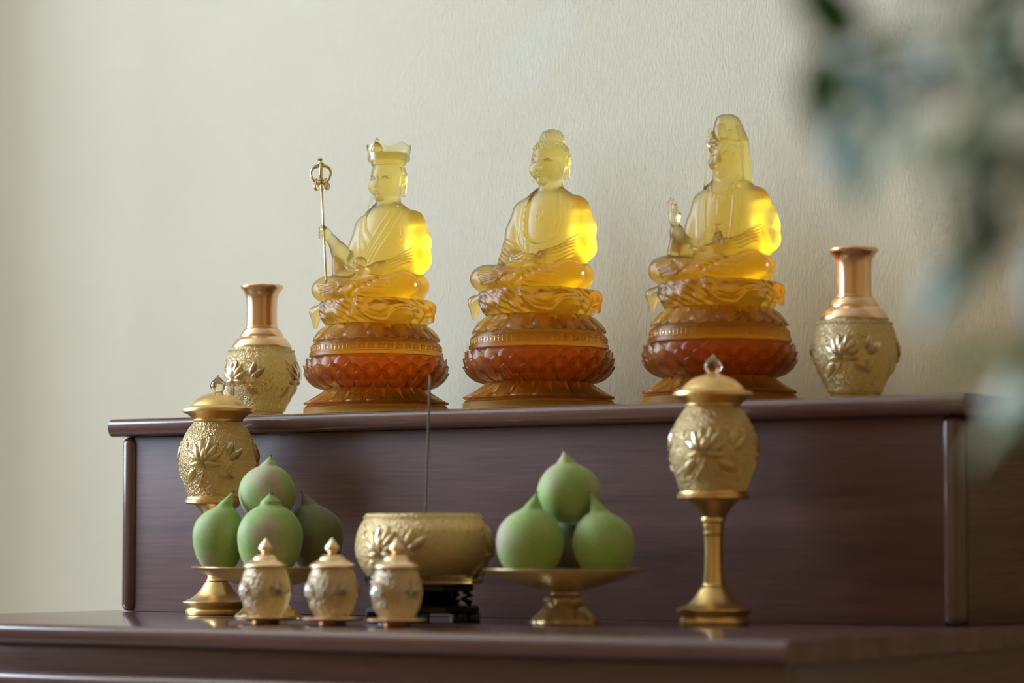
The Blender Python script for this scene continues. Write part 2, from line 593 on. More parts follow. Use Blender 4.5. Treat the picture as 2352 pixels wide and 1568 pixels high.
class Vol:
    def __init__(self, lo, hi, h):
        self.lo, self.h = np.array(lo, np.float32), h
        self.ax = [np.arange(lo[i], hi[i] + h, h, dtype=np.float32) for i in range(3)]
        self.d = np.full([len(a) for a in self.ax], 50.0, np.float32)

    def box(self, lo, hi):
        sl = []
        for i in range(3):
            a = self.ax[i]
            i0 = max(int(np.searchsorted(a, lo[i])) - 1, 0)
            i1 = min(int(np.searchsorted(a, hi[i])) + 1, len(a))
            if i1 <= i0:
                return None, None
            sl.append(slice(i0, i1))
        sl = tuple(sl)
        x = self.ax[0][sl[0]][:, None, None]
        y = self.ax[1][sl[1]][None, :, None]
        z = self.ax[2][sl[2]][None, None, :]
        return sl, (x, y, z)

    def put(self, lo, hi, fn, k=6, op='add'):
        pad = max(k, 4) + 3 * self.h
        sl, g = self.box([v - pad for v in lo], [v + pad for v in hi])
        if sl is None:
            return self
        n = fn(*g)
        if op == 'add':
            self.d[sl] = smin(self.d[sl], n, k)
        else:
            self.d[sl] = -smin(-self.d[sl], n, k)
        return self

    def ell(self, c, r, k=6, op='add', rotz=0.0, roty=0.0, rotx=0.0):
        c = np.array(c, float)
        R = np.array(Matrix.Rotation(rotz, 3, 'Z') @ Matrix.Rotation(roty, 3, 'Y') @ Matrix.Rotation(rotx, 3, 'X')).T
        m = max(r) if (rotz or roty or rotx) else None
        e = [m] * 3 if m else r

        def fn(x, y, z):
            dx, dy, dz = x - c[0], y - c[1], z - c[2]
            if m:
                u = R[0, 0] * dx + R[0, 1] * dy + R[0, 2] * dz
                v_ = R[1, 0] * dx + R[1, 1] * dy + R[1, 2] * dz
                w = R[2, 0] * dx + R[2, 1] * dy + R[2, 2] * dz
            else:
                u, v_, w = dx, dy, dz
            k0 = np.sqrt((u / r[0]) ** 2 + (v_ / r[1]) ** 2 + (w / r[2]) ** 2)
            k1 = np.sqrt((u / r[0] ** 2) ** 2 + (v_ / r[1] ** 2) ** 2 + (w / r[2] ** 2) ** 2) + 1e-6
            return (k0 * (k0 - 1) / k1).astype(np.float32)
        return self.put([c[i] - e[i] for i in range(3)], [c[i] + e[i] for i in range(3)], fn, k, op)

    def cone(self, a, b, ra, rb, k=6, op='add', sz=1.0):
        """capsule with two radii; sz > 1 flattens it vertically about its axis height"""
        a, b = np.array(a, float), np.array(b, float)
        ab = b - a
        L = float(ab @ ab) + 1e-9

        def fn(x, y, z):
            t = np.clip(((x - a[0]) * ab[0] + (y - a[1]) * ab[1] + (z - a[2]) * ab[2]) / L, 0, 1)
            d = np.sqrt((x - a[0] - t * ab[0]) ** 2 + (y - a[1] - t * ab[1]) ** 2 + ((z - a[2] - t * ab[2]) * sz) ** 2)
            return ((d - (ra + (rb - ra) * t)) / (1 if sz == 1 else sz ** 0.5)).astype(np.float32)
        r = max(ra, rb)
        return self.put(np.minimum(a, b) - r, np.maximum(a, b) + r, fn, k, op)

    def chain(self, pts, rs, k=4, op='add'):
        for i in range(len(pts) - 1):
            self.cone(pts[i], pts[i + 1], rs[i], rs[i + 1], k, op)
        return self

    def column(self, zs, A, B, Y0, k=8, X0=0.0):
        """elliptic column whose half axes and centre vary with height"""
        zs = np.array(zs, float)

        def fn(x, y, z):
            zz = z.ravel()
            a = np.interp(zz, zs, A)[None, None, :]
            b_ = np.interp(zz, zs, B)[None, None, :]
            y0 = np.interp(zz, zs, Y0)[None, None, :]
            q = np.sqrt(((x - X0) / a) ** 2 + ((y - y0) / b_) ** 2)
            d = (q - 1) * np.minimum(a, b_)
            d = np.maximum(d, np.maximum(zs[0] - z, z - zs[-1]))
            return d.astype(np.float32)
        m = max(max(A), max(B))
        return self.put((X0 - m, min(Y0) - m, zs[0]), (X0 + m, max(Y0) + m, zs[-1]), fn, k)

    def dist2(self, pts, axes=(0, 2)):
        """distance in a front (x, z) or side (y, z) projection to a polyline"""
        u = self.ax[axes[0]][:, None]
        w = self.ax[axes[1]][None, :]
        best = np.full((len(self.ax[axes[0]]), len(self.ax[axes[1]])), 1e3, np.float32)
        for (a0, a1), (b0, b1) in zip(pts[:-1], pts[1:]):
            du, dw = b0 - a0, b1 - a1
            L = du * du + dw * dw + 1e-9
            t = np.clip(((u - a0) * du + (w - a1) * dw) / L, 0, 1)
            best = np.minimum(best, np.sqrt((u - a0 - t * du) ** 2 + (w - a1 - t * dw) ** 2))
        return best

    def relief(self, h2, ysplit, soft=8.0):
        """push the surface out by h2 on the half in front of ysplit"""
        nz = np.abs(h2) > 0.02
        if not nz.any():
            return self
        i = np.nonzero(nz.any(1))[0]
        k = np.nonzero(nz.any(0))[0]
        i, k = slice(i[0], i[-1] + 1), slice(k[0], k[-1] + 1)
        y = self.ax[1]
        m = np.clip((ysplit - y) / soft + 0.5, 0, 1).astype(np.float32)
        j = slice(0, int(np.count_nonzero(m > 0)))
        self.d[i, j, k] -= h2[i, None, k].astype(np.float32) * m[None, j, None]
        return self

    def mesh(self, name, unit, smooth_iter=1):
        d, h = self.d, self.h
        s = d < 0
        nx, ny, nz = d.shape
        C = [s[i:nx - 1 + i, j:ny - 1 + j, k:nz - 1 + k] for i in (0, 1) for j in (0, 1) for k in (0, 1)]
        cnt = np.zeros(C[0].shape, np.int8)
        for c in C:
            cnt += c
        m = (cnt > 0) & (cnt < 8)
        idx = np.full(m.shape, -1, np.int32)
        I, J, K = np.nonzero(m)
        idx[I, J, K] = np.arange(len(I))
        acc = np.zeros((len(I), 3), np.float32)
        num = np.zeros(len(I), np.float32)
        for ax in range(3):
            for p in (0, 1):
                for q in (0, 1):
                    o = [0, 0, 0]
                    o[(ax + 1) % 3], o[(ax + 2) % 3] = p, q
                    e = list(o)
                    e[ax] = 1
                    a = d[I + o[0], J + o[1], K + o[2]]
                    b_ = d[I + e[0], J + e[1], K + e[2]]
                    x = (a < 0) != (b_ < 0)
                    t = np.where(x, a / np.where(x, a - b_, 1), 0)
                    pos = np.tile(np.array(o, np.float32), (len(I), 1))
                    pos[:, ax] = t
                    acc += pos * x[:, None]
                    num += x
        V = (np.stack([I, J, K], 1) + acc / num[:, None]) * h + self.lo
        Q = []
        sx = s[:-1, 1:-1, 1:-1] != s[1:, 1:-1, 1:-1]
        i, j, k = np.nonzero(sx)
        f = s[i, j + 1, k + 1]
        q = np.stack([idx[i, j, k], idx[i, j + 1, k], idx[i, j + 1, k + 1], idx[i, j, k + 1]], 1)
        Q.append(np.where(f[:, None], q, q[:, ::-1]))
        sy = s[1:-1, :-1, 1:-1] != s[1:-1, 1:, 1:-1]
        i, j, k = np.nonzero(sy)
        f = s[i + 1, j, k + 1]
        q = np.stack([idx[i, j, k], idx[i, j, k + 1], idx[i + 1, j, k + 1], idx[i + 1, j, k]], 1)
        Q.append(np.where(f[:, None], q, q[:, ::-1]))
        sz = s[1:-1, 1:-1, :-1] != s[1:-1, 1:-1, 1:]
        i, j, k = np.nonzero(sz)
        f = s[i + 1, j + 1, k]
        q = np.stack([idx[i, j, k], idx[i + 1, j, k], idx[i + 1, j + 1, k], idx[i, j + 1, k]], 1)
        Q.append(np.where(f[:, None], q, q[:, ::-1]))
        Q = np.concatenate(Q)
        for _ in range(smooth_iter):
            E = np.concatenate([Q[:, [0, 1]], Q[:, [1, 2]], Q[:, [2, 3]], Q[:, [3, 0]]])
            S = np.zeros_like(V)
            N = np.zeros(len(V), np.float32)
            for c in range(3):
                S[:, c] = np.bincount(E[:, 0], V[E[:, 1], c], len(V)) + np.bincount(E[:, 1], V[E[:, 0], c], len(V))
            N = np.bincount(E[:, 0], minlength=len(V)) + np.bincount(E[:, 1], minlength=len(V))
            V = V * 0.5 + 0.5 * S / N[:, None]
        return mesh_from(name, V * unit, Q)


def ridge(v, pts, w, amp, axes=(0, 2)):
    d = v.dist2(pts, axes)
    return amp * np.exp(-(d / w) ** 2)


U = 0.0005678        # one carving unit in metres (statues are 640 units tall)


# ---------- lotus tiers: a core of revolution and petals lying on it
def petal(prof, half_ang, bulge, curl, nu=8, nv=10, tipstart=0.5, notch=0.0, name="petal"):
    """closed petal on a surface of revolution; prof from root to tip (r, z)"""
    P = np.array(spline(prof, 6))
    s = np.concatenate([[0], np.cumsum(np.linalg.norm(np.diff(P, axis=0), axis=1))])
    s /= s[-1]
    V, F = [], []
    g = {}
    for side in (0, 1):
        for j in range(nv + 1):
            v_ = j / nv
            r0, z0 = np.interp(v_, s, P[:, 0]), np.interp(v_, s, P[:, 1])
            e = 0.01
            tr = np.interp(min(v_ + e, 1), s, P[:, 0]) - np.interp(max(v_ - e, 0), s, P[:, 0])
            tz = np.interp(min(v_ + e, 1), s, P[:, 1]) - np.interp(max(v_ - e, 0), s, P[:, 1])
            ll = math.hypot(tr, tz) + 1e-9
            nr, nz = (tz / ll, -tr / ll)
            if nr < 0:
                nr, nz = -nr, -nz
            w = 0.72 + 0.28 * min(v_ / tipstart, 1) if v_ < tipstart else math.sqrt(max(1 - ((v_ - tipstart) / (1 - tipstart)) ** 2, 0.0))
            w = max(w, 0.06)
            for i in range(nu + 1):
                u = -1 + 2 * i / nu
                ang = u * half_ang * w
                off = 0.5 + (bulge * (1 - u * u) * math.sin(math.pi * min(v_ * 0.8 + 0.1, 1)) + curl * v_ ** 4 + 0.8) * side
                if not side:
                    off += curl * 0.8 * v_ ** 4
                if side:
                    off -= notch * math.exp(-(u / 0.18) ** 2) * math.sin(math.pi * v_)
                r = r0 + nr * off
                z = z0 + nz * off
                g[side, j, i] = len(V)
                V.append((r * math.cos(ang) * U, r * math.sin(ang) * U, z * U))
    for j in range(nv):
        for i in range(nu):
            F.append((g[1, j, i], g[1, j, i + 1], g[1, j + 1, i + 1], g[1, j + 1, i]))
            F.append((g[0, j, i], g[0, j + 1, i], g[0, j + 1, i + 1], g[0, j, i + 1]))
    for j in range(nv):
        F.append((g[0, j, 0], g[1, j, 0], g[1, j + 1, 0], g[0, j + 1, 0]))
        F.append((g[1, j, nu], g[0, j, nu], g[0, j + 1, nu], g[1, j + 1, nu]))
    for i in range(nu):
        F.append((g[1, 0, i], g[0, 0, i], g[0, 0, i + 1], g[1, 0, i + 1]))
        F.append((g[0, nv, i], g[1, nv, i], g[1, nv, i + 1], g[0, nv, i + 1]))
    me = mesh_from(name, V, F, True, 70)
    bm = bmesh.new()
    bm.from_mesh(me)
    bmesh.ops.recalc_face_normals(bm, faces=bm.faces)
    bm.to_mesh(me)
    bm.free()
    return me


red_core = spline([(117, 64), (138, 71), (154, 86), (160, 100), (160, 116), (156, 130), (150, 137)], 4)
skirt_core = spline([(166, 18.5), (166, 22), (154, 28), (138, 37), (124, 49), (114, 63.5)], 4)
upper_core = spline([(146, 168), (140, 178), (128, 192), (114, 206), (108, 212)], 4)
M_red_core = lathe(red_core, 72, name="red_lotus_core", scale=U)
M_skirt_core = lathe(skirt_core, 72, name="skirt_core", scale=U)
M_upper_core = lathe(upper_core, 72, name="upper_core", scale=U)
M_plinth = lathe([(169, 0.3), (170, 1.5), (170, 17), (169, 18)], 72, name="plinth", scale=U)
M_band = lathe([(156, 137.5), (157, 138.5), (157, 146), (152, 147), (152, 164), (149, 165), (149, 167.5)], 72, name="band", scale=U)
NR = 22
red_tiers = [
    (petal([(118, 64), (138, 71), (153, 83), (160, 95), (162, 102)], math.pi / NR * 1.02, 5, 7, notch=1.2), NR, 0.0),
    (petal([(150, 80), (159, 95), (161.5, 108), (161, 116)], math.pi / NR * 1.02, 5, 8, notch=1.2), NR, 0.5),
    (petal([(160, 98), (161, 112), (159, 124), (157, 131)], math.pi / NR * 1.02, 4.5, 7, notch=1.2), NR, 0.0),
]
NS = 20
skirt_petals = petal([(115, 62), (124, 49), (139, 37), (155, 27.5), (166, 22)], math.pi / NS * 0.98, 9, 6, notch=5, tipstart=0.72)
skirt_under = petal([(140, 35), (152, 28), (165, 21)], math.pi / NS * 0.8, 3, 8, nv=6, tipstart=0.6)
NU_ = 14
upper_petals = petal([(108, 211), (115, 205), (129, 191), (140, 178), (144, 171)], math.pi / NU_ * 0.98, 10, 5, notch=5, tipstart=0.6)
upper_under = petal([(122, 198), (133, 186), (144, 171)], math.pi / NU_ * 0.75, 3, 5, nv=6, tipstart=0.6)
fret = []
for k in range(44):
    a = 2 * math.pi * k / 44
    for (da, z0, z1, w) in ((-0.040, 149, 162, 0.008), (0.0, 157, 161, 0.04), (0.032, 150, 158, 0.008), (0.0, 150, 153, 0.03)):
        bm = bmesh.new()
        bmesh.ops.create_cube(bm, size=1)
        bmesh.ops.transform(bm, matrix=Matrix.Rotation(a + da, 4, 'Z') @ Matrix.Translation((153.2 * U, 0, (z0 + z1) / 2 * U)) @ Matrix.Diagonal((1.8 * U, 2 * w * 152 * U, (z1 - z0) * U, 1)), verts=bm.verts)
        me = bpy.data.meshes.new("fret_piece")
        bm.to_mesh(me)
        bm.free()
        fret.append(me)
M_fret = join_meshes(fret, "fret")

# ---------- draped seat under each figure (cloud-edged cushion with hanging robe)
v = Vol((-165, -150, 204), (165, 165, 290), 1.8)


def seat_fn(x, y, z):
    th = np.arctan2(y, x)
    r = np.sqrt(x * x + y * y)
    zz = np.clip((z - 212) / 62, 0, 1)
    lobes = np.abs(np.sin(th * 7 + 0.4)) * 9 * (1 - np.abs(zz - 0.75) * 1.6).clip(0, 1) + np.abs(np.sin(th * 9 + 1.3)) * 9 * (1 - np.abs(zz - 0.25) * 2.2).clip(0, 1)
    lobes = lobes + 2.0 * np.sin(th * 23 + z * 0.22) * np.sin(z * 0.19 + th * 5)
    R = 108 + 15 * np.sin(np.pi * np.clip(zz * 0.55 + 0.15, 0, 1)) + lobes
    d = np.maximum(r - R, np.maximum(212 - z, z - 269))
    return (d * 0.75).astype(np.float32)


v.put((-150, -150, 208), (150, 150, 290), seat_fn, 5)
# robe hanging as swags from the knees
v.ell((78, -74, 242), (58, 42, 25), 8, rotz=rad(35))
v.ell((88, -58, 232), (46, 40, 22), 10, rotz=rad(40))
v.ell((0, -104, 250), (44, 20, 16), 8)
v.ell((-34, -106, 240), (30, 18, 15), 8)
# hanging tails at both ends
v.chain([(-118, -60, 252), (-136, -58, 246), (-140, -52, 213)], [12, 13, 6], 8)
v.chain([(-104, -74, 252), (-120, -72, 244), (-132, -58, 222)], [12, 11, 5], 8)
v.chain([(88, 56, 250), (124, 40, 250), (136, 30, 222)], [14, 15, 8], 8)
v.chain([(108, 20, 252), (130, 22, 248), (132, 40, 222)], [11, 10, 6], 6)
for zz_, sh in ((258, 0), (246, 5), (236, 9)):
    v.relief(ridge(v, [(40, zz_ + 14), (70, zz_ - 14), (96, zz_ - 22), (125, zz_ - 4)], 4.5, 2.6), -10, 14)
v.relief(ridge(v, [(34, 276), (44, 238), (72, 218), (104, 216), (130, 244)], 4, 3.5), -10, 14)
M_seat = v.mesh("draped_seat", U, 1)


# ---------- bodies
def base_body(v, raised=False):
    # crossed legs
    for s in (-1, 1):
        v.cone((s * 46, 34, 304), (s * 106, -46, 299), 42, 39, 12, sz=1.28)
        v.cone((s * 106, -46, 298), (-s * 14, -92, 290), 38, 24, 8, sz=1.28)
    v.ell((0, -46, 284), (118, 72, 24), 14)
    # fill under the robe so that nothing hollow is left
    for s in (-1, 1):
        v.ell((s * 78, 30, 303), (36, 42, 27), 10)
    # torso
    v.column([270, 300, 340, 380, 420, 450, 470, 484, 494, 502, 508],
             [98, 96, 88, 84, 84, 84, 76, 62, 48, 36, 27],
             [72, 66, 58, 55, 53, 50, 46, 41, 35, 30, 25],
             [36, 38, 43, 46, 48, 49, 50, 50, 49, 48, 46], 16)
    # robe pooling behind the hips
    v.ell((0, 60, 306), (102, 50, 40), 14)


def flat_bottom(v, z=270.0):
    v.d = np.maximum(v.d, (z - v.ax[2])[None, None, :].astype(np.float32))


def arm(v, s, pts, rs, k=12):
    v.chain([(s * p[0], p[1], p[2]) for p in pts], rs, k)


def finger(v, pts, r):
    v.chain(pts, [r * (1 - 0.12 * i) for i in range(len(pts))], 1.5)


def knee_folds(v):
    for s in (-1, 1):
        for k in range(5):
            v.relief(ridge(v, [(s * (14 + k * 5), 302 + k * 5), (s * (44 + k * 8), 284 + k * 8), (s * (84 + k * 7), 280 + k * 9)], 3.4, 3.6), -30, 20)
        v.relief(-ridge(v, [(s * 8, 276), (s * 40, 300), (s * 86, 322)], 5, 3.0), -30, 20)


def sleeve_folds(v, s, n=6, z0=392, x_out=98):
    for k in range(n):
        v.relief(ridge(v, [(s * x_out, z0 - 2 - k * 9), (s * (x_out - 28), z0 - 14 - k * 10), (s * (x_out - 58), z0 - 36 - k * 5)], 2.8, 2.2), 50, 16)


LO, HI, HV = (-158, -124, 258), (146, 124, 648), 1.45

# ---------- heads (local origin on the statue axis)
def head_base(v, cz, cyy, wide=1.0, female=False):
    v.ell((0, cyy + 2, cz + 8), (42 * wide, 45, 44), 6)
    v.ell((0, cyy - 8, cz - 16), (36 * wide, 36, 42), 14)
    v.cone((0, cyy + 6, cz - 40), (0, cyy + 4, cz - 78), 24 * wide, 29, 10)
    # brow, eyes, nose, mouth, chin
    v.cone((0, cyy - 43.5, cz + 2), (0, cyy - 50.5, cz - 18), 3.2, 5.6, 5)
    for s in (-1, 1):
        v.ell((s * 5, cyy - 47, cz - 19), (4, 4.5, 3.6), 3)
        v.ell((s * 16.5, cyy - 32, cz - 1), (13, 8, 7), 4, 'cut')
        v.ell((s * 16.5, cyy - 34.5, cz - 3), (11, 7.5, 6.2), 2.5)
        v.ell((s * 20, cyy - 30, cz - 20), (14, 12, 14), 10)
        v.chain([(s * 6, cyy - 43, cz + 4), (s * 16, cyy - 41, cz + 10.5), (s * 28, cyy - 31, cz + 7)], [1.6, 2.0, 1.2], 3)
    v.ell((0, cyy - 41.5, cz - 30.5), (10.5, 5.5, 2.6), 2)
    v.ell((0, cyy - 41, cz - 35.5), (8, 5.5, 3.0), 2)
    v.cone((-9, cyy - 45.5, cz - 33), (9, cyy - 45.5, cz - 33), 1.1, 1.1, 1.5, 'cut')
    v.ell((0, cyy - 36, cz - 47), (12, 9, 8), 8)
    v.relief(-ridge(v, [(-27, cz - 4.5), (-16.5, cz - 6.2), (-7, cz - 4)], 1.3, 1.5), cyy - 24, 6)
    v.relief(-ridge(v, [(27, cz - 4.5), (16.5, cz - 6.2), (7, cz - 4)], 1.3, 1.5), cyy - 24, 6)


def ears(v, cz, cyy, wide=1.0, long=1.0):
    for s in (-1, 1):
        v.ell((s * 43 * wide, cyy + 6, cz - 4), (5, 10, 19), 3, roty=s * rad(8))
        v.chain([(s * 43 * wide, cyy + 5, cz - 16), (s * 43.5 * wide, cyy + 2, cz - 36 * long)], [6.5, 7], 3)
        v.ell((s * 48 * wide, cyy + 4, cz - 2), (4, 5, 12), 2, 'cut')


# --- central figure: both hands in the lap, open robe
v = Vol(LO, HI, HV)
base_body(v)
for s in (-1, 1):
    arm(v, s, [(70, 50, 456), (84, 48, 410), (90, 40, 366), (76, 6, 346), (34, -38, 338)], [28, 30, 30, 25, 17])
    v.ell((s * 78, 10, 332), (26, 34, 22), 10, rotz=s * rad(35))
nb = v.dist2([(-29, 512), (-38, 470), (-42, 432), (-38, 398), (-22, 380), (0, 373), (22, 378), (40, 396), (45, 432), (41, 470), (31, 512)])
xx, zz = v.ax[0][:, None], v.ax[2][None, :]
inside = (np.abs(xx) < np.interp(zz, [373, 380, 398, 432, 470, 512], [4, 24, 40, 44, 40, 30])) & (zz > 373)
step_h = np.where(inside, -np.clip(nb / 3, 0, 1) * 5.5, 0).astype(np.float32)
v.relief(step_h, 44, 16)
v.relief(1.8 * np.exp(-(nb / 2.2) ** 2), 44, 16)
for f in (1.0,):
    for off, am in ((9, 2.0), (18, 1.7), (27, 1.5)):
        pts = [(-29 - off, 505), (-38 - off, 470), (-43 - off, 430), (-38 - off * .8, 392), (-20 - off * .4, 374 - off * .5), (0, 371 - off * .8), (22 + off * .3, 373 - off * .7), (44 + off * .5, 390 - off * .4), (49 + off * .9, 430), (44 + off, 470), (33 + off, 505)]
        v.relief(ridge(v, pts, 3.0, am), 50, 16)
# sash fold falling from the right of the chest opening
for k in range(3):
    v.relief(ridge(v, [(-40 + k * 5, 398), (-33 + k * 4, 378), (-36 + k * 6, 350)], 2.6, 2.4), 20, 16)
# auspicious emblem carved on the chest
e = 8.5
for st in ([(0, -e), (0, e)], [(-e, 0), (e, 0)], [(0, e), (-e, e)], [(e, 0), (e, e)], [(0, -e), (e, -e)], [(-e, 0), (-e, -e)]):
    v.relief(ridge(v, [(a + 1, b_ + 440) for a, b_ in st], 1.5, 2.0), 30, 8)
knee_folds(v)
for s in (-1, 1):
    sleeve_folds(v, s)
# hands in meditation
for s in (-1, 1):
    v.ell((s * 20, -58, 326 + (s > 0) * 5), (26, 15, 7), 6)
    v.cone((s * 36, -48, 333), (s * 24, -60, 342), 7, 5.5, 4)
    v.cone((s * 24, -60, 342), (s * 3, -66, 347), 5.5, 4.2, 3)
    for k in range(4):
        finger(v, [(s * 16, -50 - 7 * k, 328 + (s > 0) * 6), (-s * 6, -52 - 7 * k, 330 + (s > 0) * 6), (-s * 24, -50 - 6 * k, 331 + (s > 0) * 6)], 4.6)
# centre: tight curls and crown bump
CZH, CYH = 564, 46
head_base(v, CZH, CYH)
ears(v, CZH, CYH)
v.ell((0, CYH + 8, 612), (27, 27, 27), 8)
ga = math.pi * (3 - math.sqrt(5))
for i in range(420):
    zc = 1 - 2 * (i + 0.5) / 420
    rr = math.sqrt(1 - zc * zc)
    dx, dy, dz = rr * math.cos(ga * i), rr * math.sin(ga * i), zc
    px, py, pz = dx * 42.5, CYH + 2 + dy * 45.5, CZH + 8 + dz * 44.5
    front = dy < -0.15
    lim = CZH + 27 if front else CZH + 27 - 62 * min((dy + 0.15) / 0.5, 1)
    if pz > lim and pz < CZH + 51:
        v.ell((px, py, pz), (3.6, 3.6, 3.6), 1.2)
for i in range(120):
    zc = 1 - (i + 0.5) / 120 * 1.05
    rr = math.sqrt(max(1 - zc * zc, 0))
    if zc < 0.82:
        v.ell((27 * rr * math.cos(ga * i), CYH + 8 + 27 * rr * math.sin(ga * i), 612 + 27 * zc), (3.3, 3.3, 3.3), 1.2)
v.ell((0, CYH + 4, 630), (14, 14, 9), 3)

flat_bottom(v)
M_body_m = v.mesh("figure_body", U)

# --- left figure: one hand grips a staff, the other holds a pearl
v = Vol(LO, HI, HV)
base_body(v)
arm(v, 1, [(70, 50, 456), (84, 48, 410), (90, 40, 366), (74, 4, 344), (34, -36, 342), (12, -56, 338)], [28, 30, 30, 25, 15, 10])
arm(v, -1, [(68, 50, 452), (80, 44, 404), (84, 24, 358)], [27, 27, 25])
arm(v, -1, [(84, 22, 356), (92, -22, 392), (98, -50, 420)], [24, 19, 12], 6)
v.chain([(-86, 6, 352), (-84, -18, 330), (-82, -30, 312)], [20, 18, 16], 10)
v.chain([(-94, -30, 396), (-92, -26, 360), (-90, -28, 318)], [12, 14, 15], 10)
# crossed robe: diagonal collar from the left shoulder
for off, am in ((0, 3.2), (9, 2.0), (20, 2.6), (30, 1.8), (42, 2.2)):
    v.relief(ridge(v, [(34 + off * .7, 500), (26 + off * .8, 470), (2 + off * .9, 430), (-28 + off, 392), (-52 + off * 1.2, 362)], 3.0, am), 46, 16)
v.relief(ridge(v, [(-30, 504), (-40, 470), (-34, 440), (-14, 420)], 3.0, 2.6), 46, 16)
v.relief(ridge(v, [(-44, 500), (-54, 462), (-48, 430), (-30, 404)], 3.0, 2.0), 46, 16)
v.relief(ridge(v, [(52, 494), (60, 456), (64, 426), (62, 416)], 2.4, 2.2), 46, 16)
v.relief(ridge(v, [(62, 418), (58, 410), (62, 402), (66, 410), (62, 418)], 1.8, 2.4), 46, 16)
knee_folds(v)
sleeve_folds(v, 1, 5)
# raised fist around the staff
v.ell((-104, -58, 430), (12, 12, 15), 5)
for k in range(4):
    zc = 421 + k * 6.5
    finger(v, [(-98, -64, zc), (-107, -72, zc + 0.5), (-116, -68, zc + 1), (-117, -58, zc + 1)], 4.2)
v.chain([(-96, -60, 436), (-101, -71, 443), (-110, -72, 446)], [5, 4.6, 3.8], 2)
# lap hand, palm up with a pearl
v.ell((2, -62, 336), (24, 16, 8), 6, rotz=rad(-20))
for k in range(4):
    finger(v, [(-8, -54 - 6 * k, 338), (-26, -58 - 5 * k, 341), (-38, -58 - 4 * k, 349)], 4.4)
v.chain([(14, -70, 340), (2, -78, 346), (-8, -78, 352)], [6, 5, 4], 2)
v.ell((-4, -58, 356), (16, 16, 15), 1.5)
# left: plain head, the crown is a part of its own
head_base(v, 562, 46, 0.98)
ears(v, 562, 46, 0.98, 1.05)
for s in (-1, 1):
    v.chain([(s * 38, 44, 600), (s * 43, 40, 560), (s * 40, 36, 522), (s * 42, 26, 496)], [3.2, 3.2, 3.4, 3.2], 2)
v.put((-52, -6, 592), (52, 100, 632), lambda x, y, z: np.maximum((np.sqrt(x ** 2 + (y - 47) ** 2) - (41.5 + 5 * np.clip((z - 596) / 36, 0, 1))), np.abs(z - 608) - 15).astype(np.float32), 2)


flat_bottom(v)
M_body_l = v.mesh("figure_body", U)

# --- right figure: open raised hand, small bottle in the other palm
v = Vol(LO, HI, HV)
base_body(v)
arm(v, 1, [(68, 50, 452), (84, 48, 408), (92, 42, 366), (74, 4, 346), (32, -38, 344), (6, -56, 339)], [28, 31, 32, 26, 15, 10])
v.chain([(84, 50, 420), (106, 46, 392), (112, 44, 376)], [24, 17, 8], 8)
arm(v, -1, [(66, 50, 450), (78, 44, 404), (84, 26, 356)], [26, 26, 26])
arm(v, -1, [(84, 18, 346), (86, -16, 362), (86, -34, 384), (86, -40, 398)], [26, 19, 14, 9], 6)
v.chain([(-86, -34, 380), (-90, -30, 346), (-98, -30, 316)], [13, 17, 16], 10)
v.chain([(-80, -30, 372), (-70, -24, 340), (-66, -30, 316)], [9, 13, 14], 8)
for s in (-1, 1):
    for off, am in ((0, 2.6), (7, 2.0), (16, 1.6)):
        v.relief(ridge(v, [(s * (30 + off), 506), (s * (35 + off), 470), (s * (36 + off), 430), (s * (33 + off), 390), (s * (30 + off), 358)], 2.6, am), 46, 16)
# necklace with pendants
v.relief(ridge(v, [(-28, 486), (-22, 470), (0, 460), (22, 470), (28, 486)], 2.4, 2.6), 40, 14)
for a in range(-3, 4):
    xc, zc = a * 9.5, 455 + abs(a) * 5.2
    for dx, dz, rr in ((0, 0, 3), (0, -7, 2.6), (3.5, -3.5, 2.2), (-3.5, -3.5, 2.2)):
        v.relief(ridge(v, [(xc + dx, zc + dz), (xc + dx, zc + dz - 0.5)], rr, 2.6), 40, 14)
v.relief(ridge(v, [(0, 446), (0, 420)], 2.2, 2.4), 40, 14)
for k in range(4):
    v.relief(ridge(v, [(-26, 386 - k * 9), (0, 374 - k * 9), (26, 384 - k * 9)], 2.8, 1.9), 30, 14)
knee_folds(v)
sleeve_folds(v, 1, 5)
# raised palm
v.ell((-86, -46, 414), (14, 8, 19), 6)
for k, (x, l) in enumerate(((-98, 22), (-91, 28), (-84, 26), (-77, 14))):
    finger(v, [(x, -48, 426), (x - 1 + k * .4, -49, 426 + l * .55), (x - 1.5 + k * .6, -51 - (k == 3) * 4, 426 + l)], 3.9)
v.chain([(-76, -48, 408), (-69, -55, 418), (-72, -60, 430), (-76, -58, 438)], [5.5, 5, 4.2, 3.6], 3)
# palm holding the bottle
v.ell((-6, -60, 338), (24, 16, 8), 6)
for k in range(4):
    finger(v, [(-14, -50 - 6 * k, 340), (-30, -54 - 5 * k, 343), (-38, -54 - 4 * k, 351)], 4.2)
